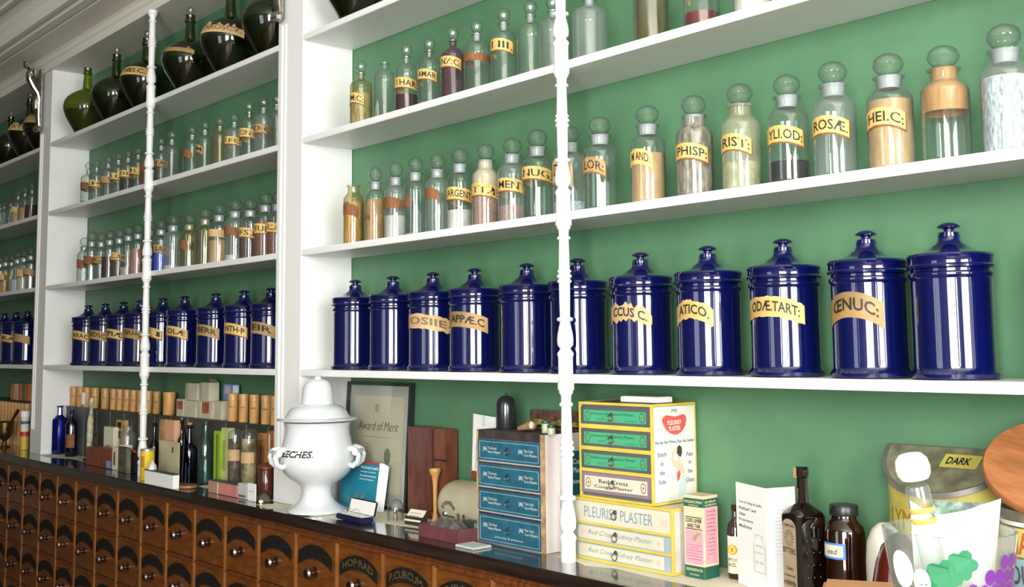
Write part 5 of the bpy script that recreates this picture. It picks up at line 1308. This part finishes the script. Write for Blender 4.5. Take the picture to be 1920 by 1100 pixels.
for (p0, p1, pt, z, lb, deco) in [(331, 344, 748, rzt, 'small cream carton with red print, left of the stacked cartons', ((.1, .9, .4, .9, RB),)), (346, 367, 751, rzt, 'plain cream carton in the lower row', ()),
        (370, 377, 751, rzt, 'thin grey carton in the lower row', ()), (378, 397, 752, rzt, 'cream carton with red decorated front in the lower row', ((.05, .75, .3, .95, RB),)), (399, 415, 752, rzt, 'white edged cream carton in the lower row', ((.05, .15, .05, .95, PAPER),))]:
    pbox('carton', p0, p1, pt, yb, .05, z, CB, lb, 'carton', G, deco=deco)
zu = rzt+.0005+(at(356, 751, yb)[1]-rzt)
for (p0, p1, pt, lb, ld) in [(348, 370, 718, 'plain grey-cream carton on top of the lower row, left one', None), (375, 392, 717, 'grey-cream carton with lid flap up, on top of the lower row', 1)]:
    r, w_, h_ = pbox('carton', p0, p1, pt, yb, .045, zu+.0012, CB, lb, 'carton', G, deco=((.0, .25, 0, 1, pm('painted_side_shade', (.38, .33, .24), .7)),))  # left quarter of the front coloured darker, as the carton's shaded side
    if ld: b = BM(); f = b.faces.new([b.verts.new(p) for p in ((0, .044, h_), (w_, .044, h_), (w_*.85, .036, h_+.014), (w_*.1, .036, h_+.016))]); bmesh.ops.solidify(b, geom=[f], thickness=.0008); new('lid_flap', b, CB, r)
BLU = pm('light_blue_booklet', (.10, .25, .50), .5)
root, w_, h_ = pbox('booklet', 419, 448, 720, YR+.062, .003, rzt, BLU, 'pale blue booklet standing behind the right-hand tan tubes', 'booklet', deco=((.1, .5, .72, .95, pm('faint_pink_print', (.45, .38, .45), .6)), (.62, .98, .5, .97, PAPER)))
# bottles and boxes in front of the riser
def blot(name, px, pyt, y, r, prof_kind, mat, label, cat='bottle', z0=W1+.0004, labelm=None, cork=None, lzz=(.2, .5), fill=None, ph=.62):
    x, z = at(px, pyt, y); H = z-z0
    root = empty(name, (x, y, z0), label, cat)
    P = {'slim': [(0, .004), (.9*r, 0), (r, .004), (r, H*ph), (.85*r, H*(ph+.06)), (.35*r, H*(ph+.14)), (.28*r, H*.93), (.45*r, H*.95), (.45*r, H*.99), (.3*r, H)],
         'dome': [(0, .003), (.85*r, 0), (r, .006), (r, H-.9*r), (.96*r, H-.55*r), (.75*r, H-.22*r), (.4*r, H-.05*r), (0, H)],
         'jar': [(0, .003), (.95*r, 0), (r, .004), (r, H*.62), (.9*r, H*.68), (.62*r, H*.72), (.6*r, H*.80), (.66*r, H*.82), (0, H*.82)]}[prof_kind]
    b = BM(); lathe(b, P, 28); new('body', b, mat, root, True)
    if fill: b = BM(); lathe(b, [(0, .004), (.93*r, .004), (.93*r, H*fill[1]), (0, H*fill[1])], 22); new('contents', b, fill[0], root, True)
    if labelm:
        az = azim(x, y); b = BM(); rows = [[b.verts.new(((r+.0006)*math.cos(az-1.3+1.9*i/10), (r+.0006)*math.sin(az-1.3+1.9*i/10), z_*H)) for z_ in lzz] for i in range(11)]
        for A, B in zip(rows, rows[1:]): b.faces.new((A[0], B[0], B[1], A[1]))
        new('paper_label', b, labelm, root, True)
    if cork: b = BM(); lathe(b, cork[1] if len(cork) > 1 else [(0, H*.97), (.3*r, H*.97), (.36*r, H*1.04), (0, H*1.05)], 16); new('stopper', b, cork[0], root, True)
    return root, H
bx = at(97, 842, .06)[0]; z_b = at(97, 760, .06)[1]; hh = z_b-W1; sb = at(97, 781, .06)[1]-W1
root = empty('blue_bottle', (max(bx, -2.508+.042), .075, W1+.0004), 'tall square cobalt blue bottle with flared lip beside the left upright', 'bottle', rz=.35)
b = BM(); k = .027
rg = [[b.verts.new(p) for p in sqring(q, z, c)] for q, z, c in ((k-.002, 0, .006), (k, .004, .006), (k, sb-.012, .006), (k*.85, sb-.003, .010), (.012, sb+.012, .007), (.0105, hh-.008, .0062), (.018, hh-.002, .0105), (.016, hh, .009))]
for A, B in zip(rg, rg[1:]):
    for i in range(8): b.faces.new((A[i], A[(i+1) % 8], B[(i+1) % 8], B[i]))
b.faces.new(rg[0][::-1]); new('body', b, COBG, root, True)
blot('blue_bottle', 123, 783, .104, .012, 'slim', COBG, 'small slim cobalt blue bottle between the two larger blue ones')
r, H = blot('blue_bottle', 135, 771, .070, .027, 'slim', COBD, 'near-black cobalt bottle with brown label left of the paddle', labelm=LABELB, cork=(COBD,), ph=.70)
# paddle on a dark stand
x, _ = at(166, 840, .045); zt = at(163, 745, .045)[1]-W1
root = empty('paddle_on_stand', (x, .05, W1+.0004), 'cream worn paddle leaning on a dark pointed stand in the middle bay', 'tool')
b = BM(); box(b, -.03, .035, -.02, .03, 0, .012, 0, .002)
f = [(-.004, .0), (.030, .0), (.022, .105), (.010, .110)]
for (p, q, s2) in ((0.012, .028, 1),): 
    vs = [b.verts.new((u, p, v+.012)) for u, v in f]+[b.verts.new((u, q, v+.012)) for u, v in f]
    b.faces.new(vs[:4]); b.faces.new(vs[4:][::-1])
    for i in range(4): j = (i+1) % 4; b.faces.new((vs[i], vs[i+4], vs[j+4], vs[j]))
new('stand', b, pm('dark_brown_stand', (.035, .022, .014), .5), root)
b = BM(); tube(b, [(-.024, .004, .012), (-.016, .004, .05), (-.008, .004, zt*.62), (-.002, .004, zt*.80), (0, .004, zt*.90), (.001, .004, zt)], [.008, .014, .015, .007, .013, .007], 10); new('paddle', b, pm('worn_cream_paddle', (.42, .40, .26), .6, var=.4, vscale=30), root, True)
pbox('carton', 195, 213, 800, .075, .03, W1+.0004, CREAMP, 'cream carton with worn corner, left of the glass jar', 'carton', deco=((.2, .8, .3, .5, pm('tan_carton_print', (.5, .33, .14), .6)),))
pbox('carton', 218, 234, 787, .098, .018, W1+.0004, pm('orange_black_carton', (.50, .30, .12), .6), 'orange and black carton behind the glass jar', 'carton', deco=((.15, .6, .80, .95, INK), (.15, .6, .58, .75, INK)))
blot('glass_jar', 241, 780, .048, .034, 'jar', GLD, 'clear glass jar with cream label and knobbed stopper left of the slim post', 'jar', labelm=CREAMP, lzz=(.12, .46), cork=(GLB, [(0, .085), (.018, .085), (.020, .095), (.008, .1), (.010, .108), (0, .116)]) if 0 else None)
r, w_, h_ = pbox('wooden_box', 162, 210, 841, -.012, .055, W0+.0004, pm('red_brown_box', (.20, .055, .03), .5, var=.15, vscale=30), 'red-brown oblong box near the front edge of the middle bay worktop', 'box', deco=((.80, .98, .05, .42, pm('blue_grey_tag', (.22, .33, .50), .6)),), lid=(.80, pm('red_brown_box', (.20, .055, .03))))
pbox('card_stack', 211, 222, 838, -.010, .025, W0+.0004, CREAMP, 'stack of cream cards standing between the red-brown box and dark albums', 'cards', deco=((.2, .5, .2, .8, INKF),))
r, w_, h_ = pbox('album', 222, 244, 838, -.018, .020, W0+.0004, pm('mottled_album_cover', (.10, .09, .06), .5, var=.6, vscale=40), 'mottled small album with pale page edges left of the yellow tin', 'book', rz=-.12)
b = BM(); box(b, -.003, .0, .002, .018, .001, h_-.002); new('pages', b, CREAMP, r)
pbox('album', 246, 257, 843, -.002, .030, W0+.0004, INK, 'black album standing against the yellow tin', 'book', deco=((.0, .9, .88, .99, REDINK),))
x, zt = at(277, 841, -.0575)
root = empty('yellow_tin', (x, -.0575, W0+.0004), 'round yellow tin with orange label panel and silvery lid', 'tin'); H = zt-W0
b = BM(); lathe(b, [(0, 0), (.0265, 0), (.0270, .001), (.0270, H-.008), (0, H-.008)], 36); az = azim(x, .03)
rows = [[b.verts.new((.0274*math.cos(az-1.3+.9*i/8), .0274*math.sin(az-1.3+.9*i/8), z_)) for z_ in (H*.42, H*.78)] for i in range(9)]
for A, B in zip(rows, rows[1:]): b.faces.new((A[0], B[0], B[1], A[1])).material_index = 1
new('body', b, [pm('bright_yellow_tin', (.72, .50, .02), .35, coat=.3), pm('orange_brown_panel', (.45, .22, .02), .5), pm('brown_letters', (.20, .10, .02), .6)], root, True)
b = BM(); lathe(b, [(0, H-.0078), (.0280, H-.0078), (.0280, H-.001), (.0265, H), (0, H)], 36); new('lid', b, pm('silvery_lid', (.5, .5, .48), .3, metal=.7), root, True)
r, H = blot('amber_bottle', 290, 793, .090, .022, 'slim', AMBER, 'small amber round bottle behind the yellow tin', ph=.5)
OP = pm('peach_carton', (.66, .36, .20), .6)
pbox('carton', 299, 327, 787, .080, .030, W1+.0004, OP, 'tall peach and tan carton behind the beige card', 'carton', deco=((0, .38, 0, 1, pm('tan_printed_side', (.42, .26, .10), .6, var=.4, vscale=30)),))
pbox('display_card', 298, 336, 827, .028, .004, W1+.0004, pm('beige_card', (.50, .46, .28), .7, var=.08, vscale=10), 'plain beige card standing right of the yellow tin', 'card', deco=((.66, .72, .70, .86, INK),))
# book and white dome in front
r, w_, h_ = pbox('book', 271, 325, 886, -.1125, .024, W0+.0004, PAPER, 'thick white-paged book with dark cover lying near the worktop edge', 'book', deco=())
b = BM(); box(b, -.002, w_+.002, -.001, .0250, h_+.0002, h_+.004); new('cover', b, pm('slate_cover', (.05, .06, .08), .5), r)
zt = W0+h_+.005; x = at(285, 882, -.10)[0]
b = BM(); lathe(b, [(0, 0), (.0165, 0), (.017, .006), (.013, .018), (.007, .026), (.004, .028), (.005, .032), (0, .037)], 28)
tag(new('white_dome', b, pm('pale_porcelain', (.62, .64, .62), .15, coat=.6), None, True, (x+.004, -.1000, zt)), 'small pointed white porcelain dome resting on the thick book', 'lid')
# iron stand with dark pouch
x0 = at(348, 905, -.052)[0]
IR = pm('dark_iron', (.02, .018, .016), .45, metal=.5)
root = empty('iron_stand', (x0, -.048, W0+.0004), 'thin dark iron stand on wooden bases with a hanging dark pouch', 'stand')
b = BM(); lathe(b, [(0, 0), (.052, 0), (.054, .003), (.052, .010), (0, .010)], 32); bmesh.ops.scale(b, verts=b.verts, vec=(1, .75, 1)); new('wooden_base', b, pm('base_wood', (.22, .10, .04), .4, var=.25, vscale=20), root, True)
zt = at(325, 792, -.04)[1]-W0
b = BM(); tube(b, [(-.062, .0, .002), (-.046, .004, .06), (-.036, .006, zt), (-.030, .006, zt), (-.040, .0, .055), (-.036, .0, .010)], .0018, 8); tube(b, [(-.012, .0, .010), (-.012, .002, .09)], .002, 8); tube(b, [(-.006, .012, .010), (-.006, .012, .09)], .002, 8); new('rods', b, IR, root, True)
b = BM(); P_ = [(-.036, zt-.004), (-.022, zt-.03), (.012, .088), (-.008, .052), (-.016, .056), (-.034, .085)]
f = b.faces.new([b.verts.new((u, .004, v)) for u, v in P_]); bmesh.ops.solidify(b, geom=[f], thickness=.010); new('pouch', b, pm('dark_grey_cloth', (.055, .05, .045), .8, var=.3, vscale=30), root)
b = BM(); box(b, -.08, -.05, -.012, .02, 0, .008, bev=.001)
new('small_base', b, pm('base_wood', (.22, .10, .04)), root)
r, H = blot('dark_bottle', 356, 796, .085, .030, 'slim', COBD, 'black round bottle with orange cork behind the iron stand', cork=(pm('orange_cork', (.45, .20, .07), .7),), ph=.52)
r, H = blot('dark_bottle', 341, 787, .105 if 0 else .098, .015, 'slim', AMBERD, 'slim dark bottle with glass stopper behind the iron stand', cork=(GLB,), ph=.6)
r, H = blot('aqua_bottle', 386, 788, .048, .027, 'slim', AQUA, 'tall aqua green bottle left of the green carton', ph=.60)
GC = pm('lime_green_carton', (.26, .42, .03), .55, var=.08, vscale=20); YC = pm('pale_lime_carton', (.48, .48, .22), .6, var=.1, vscale=20)
pbox('carton', 401, 414, 808, .020, .022, W1+.0004, GC, 'lime green printed carton standing beside the aqua bottle', 'carton', deco=((.35, .65, .15, .95, pm('dark_green_letters', (.10, .20, .02), .6)),))
pbox('carton', 415, 431, 802, .028, .020, W1+.0004, YC, 'pale yellow-green carton between the lime carton and herb jars', 'carton', deco=((.2, .5, .3, .8, pm('olive_print', (.30, .32, .12), .6)),))
r, H = blot('herb_jar', 442, 804, .020, .0265, 'dome', GL, 'left dome-topped glass jar of dark herbs with a tan label band', 'jar', labelm=LABELT, lzz=(.50, .68), fill=(pm('dark_herb_mix', (.10, .06, .035), .8, var=.7, vscale=60), .84))
r, H = blot('herb_jar', 468, 804, -.002, .029, 'dome', GL, 'right dome-topped glass jar full of pale speckled herbs with a tan band', 'jar', labelm=LABELT, lzz=(.50, .66), fill=(PW['herbs'], .86))
pbox('carton', 484, 500, 812, .060, .03, W1+.0004, pm('orange_brown_packet', (.42, .19, .06), .6, var=.35, vscale=25), 'orange-brown printed packet behind the brown pot', 'packet', deco=((.2, .8, .35, .8, pm('packet_print', (.20, .08, .03), .6, var=.4, vscale=30)),))
pbox('carton', 501, 514, 808, .050, .03, W1+.0004, pm('dark_orange_packet', (.30, .12, .04), .6, var=.35, vscale=25), 'darker printed packet touching the white upright', 'packet', deco=((.25, .45, .3, .95, CREAMP),))
x, zt = at(501, 872, .012); root = empty('brown_pot', (min(x, -.168-.036), .010, W1+.0004), 'small brown glazed pot with dark lid beside the white upright', 'pot')
H = zt-W1; b = BM(); lathe(b, [(0, 0), (.026, 0), (.028, .003), (.028, H-.014), (.025, H-.010), (0, H-.010)], 28); new('body', b, pm('brown_pot_glaze', (.08, .022, .012), .2, coat=.6), root, True)
b = BM(); lathe(b, [(0, H-.0098), (.031, H-.0098), (.031, H-.004), (.020, H+.006), (0, H+.010)], 28); new('lid', b, pm('dark_red_lid', (.14, .03, .015), .4), root, True)
# small boxes near the edge
r, w_, h_ = pbox('eraser_box', 391, 444, 905, -.050, .030, W0+.0004, pm('pink_eraser', (.52, .20, .17), .6, var=.08, vscale=20), 'pink and tan oblong block with grey top, at the worktop edge', 'box', deco=((0, .32, 0, 1, pm('tan_block_end', (.42, .22, .14), .6)), (.32, .36, 0, 1, CREAMP)))
b = BM(); box(b, -.001, w_+.001, -.001, .031, h_+.0003, h_+.003); new('grey_cover', b, pm('slate_cover', (.05, .06, .08)), r)
pbox('small_box', 446, 462, 906, -.048, .025, W0+.0004, pm('pale_grey_box', (.50, .50, .47), .6), 'pale grey small box right of the pink block', 'box', deco=((.1, .9, .1, .25, INKF),))
pbox('tag_card', 464, 480, 906, -.054, .002, W0+.0004, PAPER, 'white rounded tag standing in front of the right herb jar', 'tag', deco=((.15, .8, .5, .6, pm('pale_blue_print', (.55, .62, .75))),))
x, _ = at(497, 918, -.02); b = BM(); lathe(b, [(0, 0), (.034, 0), (.033, .006), (.024, .018), (.010, .026), (0, .028)], 24); bmesh.ops.scale(b, verts=b.verts, vec=(1, .6, 1))
tag(new('dark_stone', b, pm('mossy_stone', (.07, .065, .04), .8, var=.4, vscale=30), None, True, (x-.004, -.022, W0+.0004)), 'dark olive humped stone lying by the foot of the white upright', 'stone')
x, _ = at(492, 930, -.07); b = BM(); lathe(b, [(0, 0), (.003, 0), (.003, .005), (.007, .008), (.008, .012), (.005, .016), (0, .017)], 18)
tag(new('ivory_knob', b, pm('ivory', (.78, .72, .58), .25, coat=.4), None, True, (x, -.075, W0+.0004)), 'tiny ivory knob standing at the worktop edge before the dark stone', 'knob')
# ------------------------------------------------------------------ far left bay
OR = pm('orange_book_spines', (.52, .17, .04), .5, var=.2, vscale=20)
yq = .06; z1_ = at(25, 752, .10)[1]
G = 'tan tubes standing on the far left worktop'
for i in range(9):
    px = 1+i*6.2; x = at(px, 800, .10)[0]; root = empty('pill_tube', (x, .10, W0+.0004), 'tall tan tube in the far left row, '+ords[i]+' from the picture edge', 'tube', G)
    H = z1_-W0-.002; b = BM(); lathe(b, [(0, 0), (.020, 0), (.020, H*.72), (.0194, H*.725), (.0194, H*.74), (.0206, H*.745), (.0206, H-.002), (0, H)], 18); new('body', b, TUBE, root, True)
xa = at(56, 740, .10)[0]
b = BM(); box(b, -3.75, xa, .072, .195, z1_+.0015, z1_+.008); tag(new('dark_plank', b, pm('dark_plank', (.02, .02, .018), .5), None), 'dark plank lying on the far left tubes, carrying orange boxes', 'plank')
G = 'orange boxes on the far left plank'
for i in range(5):
    pbox('carton', 20+i*7, 26.2+i*7, 719, .10, .05, z1_+.0088, [OR, CB, OR, pm('olive_carton', (.16, .15, .07), .6), OR][i], ['orange carton, leftmost on the far left plank', 'grey carton on the far left plank', 'orange carton in the middle of the far left plank', 'olive carton on the far left plank', 'orange carton beside the left upright on the plank'][i], 'carton', G)
x, _ = at(8, 838, .0); BR = pm('old_brass', (.20, .13, .045), .3, metal=.9)
root = empty('mortar', (x, .0, W0), 'small brass mortar on a footed stem at the left picture edge', 'mortar')
H = at(8, 790, 0)[1]-W0; b = BM(); lathe(b, [(0, 0), (.030, 0), (.031, .004), (.014, .012), (.009, .028), (.014, .040), (.034, .056), (.042, .085), (.045, H-.004), (.052, H), (.049, H+.002), (.040, H-.006), (.036, .075), (0, .06)], 36); new('body', b, BR, root, True)
p_ = CAM+ray(34, 768)*((.0-CAM.y)/ray(34, 768).y); b = BM(); v_ = p_-Vector((x, 0, W0))
tube(b, [(.008, 0, .078), tuple(Vector((.008, 0, .078)).lerp(v_, .5)), tuple(v_*.97), tuple(v_)], [.010, .006, .009, .007], 12); tag(new('pestle', b, BR, None, True, (x, 0, W0)), 'brass pestle leaning in the small mortar at the left edge', 'pestle')
x, zt = at(48, 770, .03); root = empty('tub', (x, .03, W0+.0004), 'narrow tub with white lid, blue ring, crimson and yellow bands', 'tub'); H = zt-W0
b = BM(); lathe(b, [(0, 0), (.022, 0), (.022, H*.35), ], 24, 0); lathe(b, [(.0221, H*.35), (.0221, H*.47)], 24, 1); lathe(b, [(.022, H*.47), (.022, H*.85), (0, H*.85)], 24, 2); lathe(b, [(.0223, H*.66), (.0223, H*.74)], 24, 3)
new('body', b, [pm('mustard_band', (.55, .38, .04), .5), pm('crimson_band', (.45, .02, .06), .5), CREAMP, BLUEINK], root, True)
b = BM(); lathe(b, [(0, H*.852), (.024, H*.852), (.024, H-.002), (.022, H), (0, H)], 24); new('lid', b, PAPER, root, True)
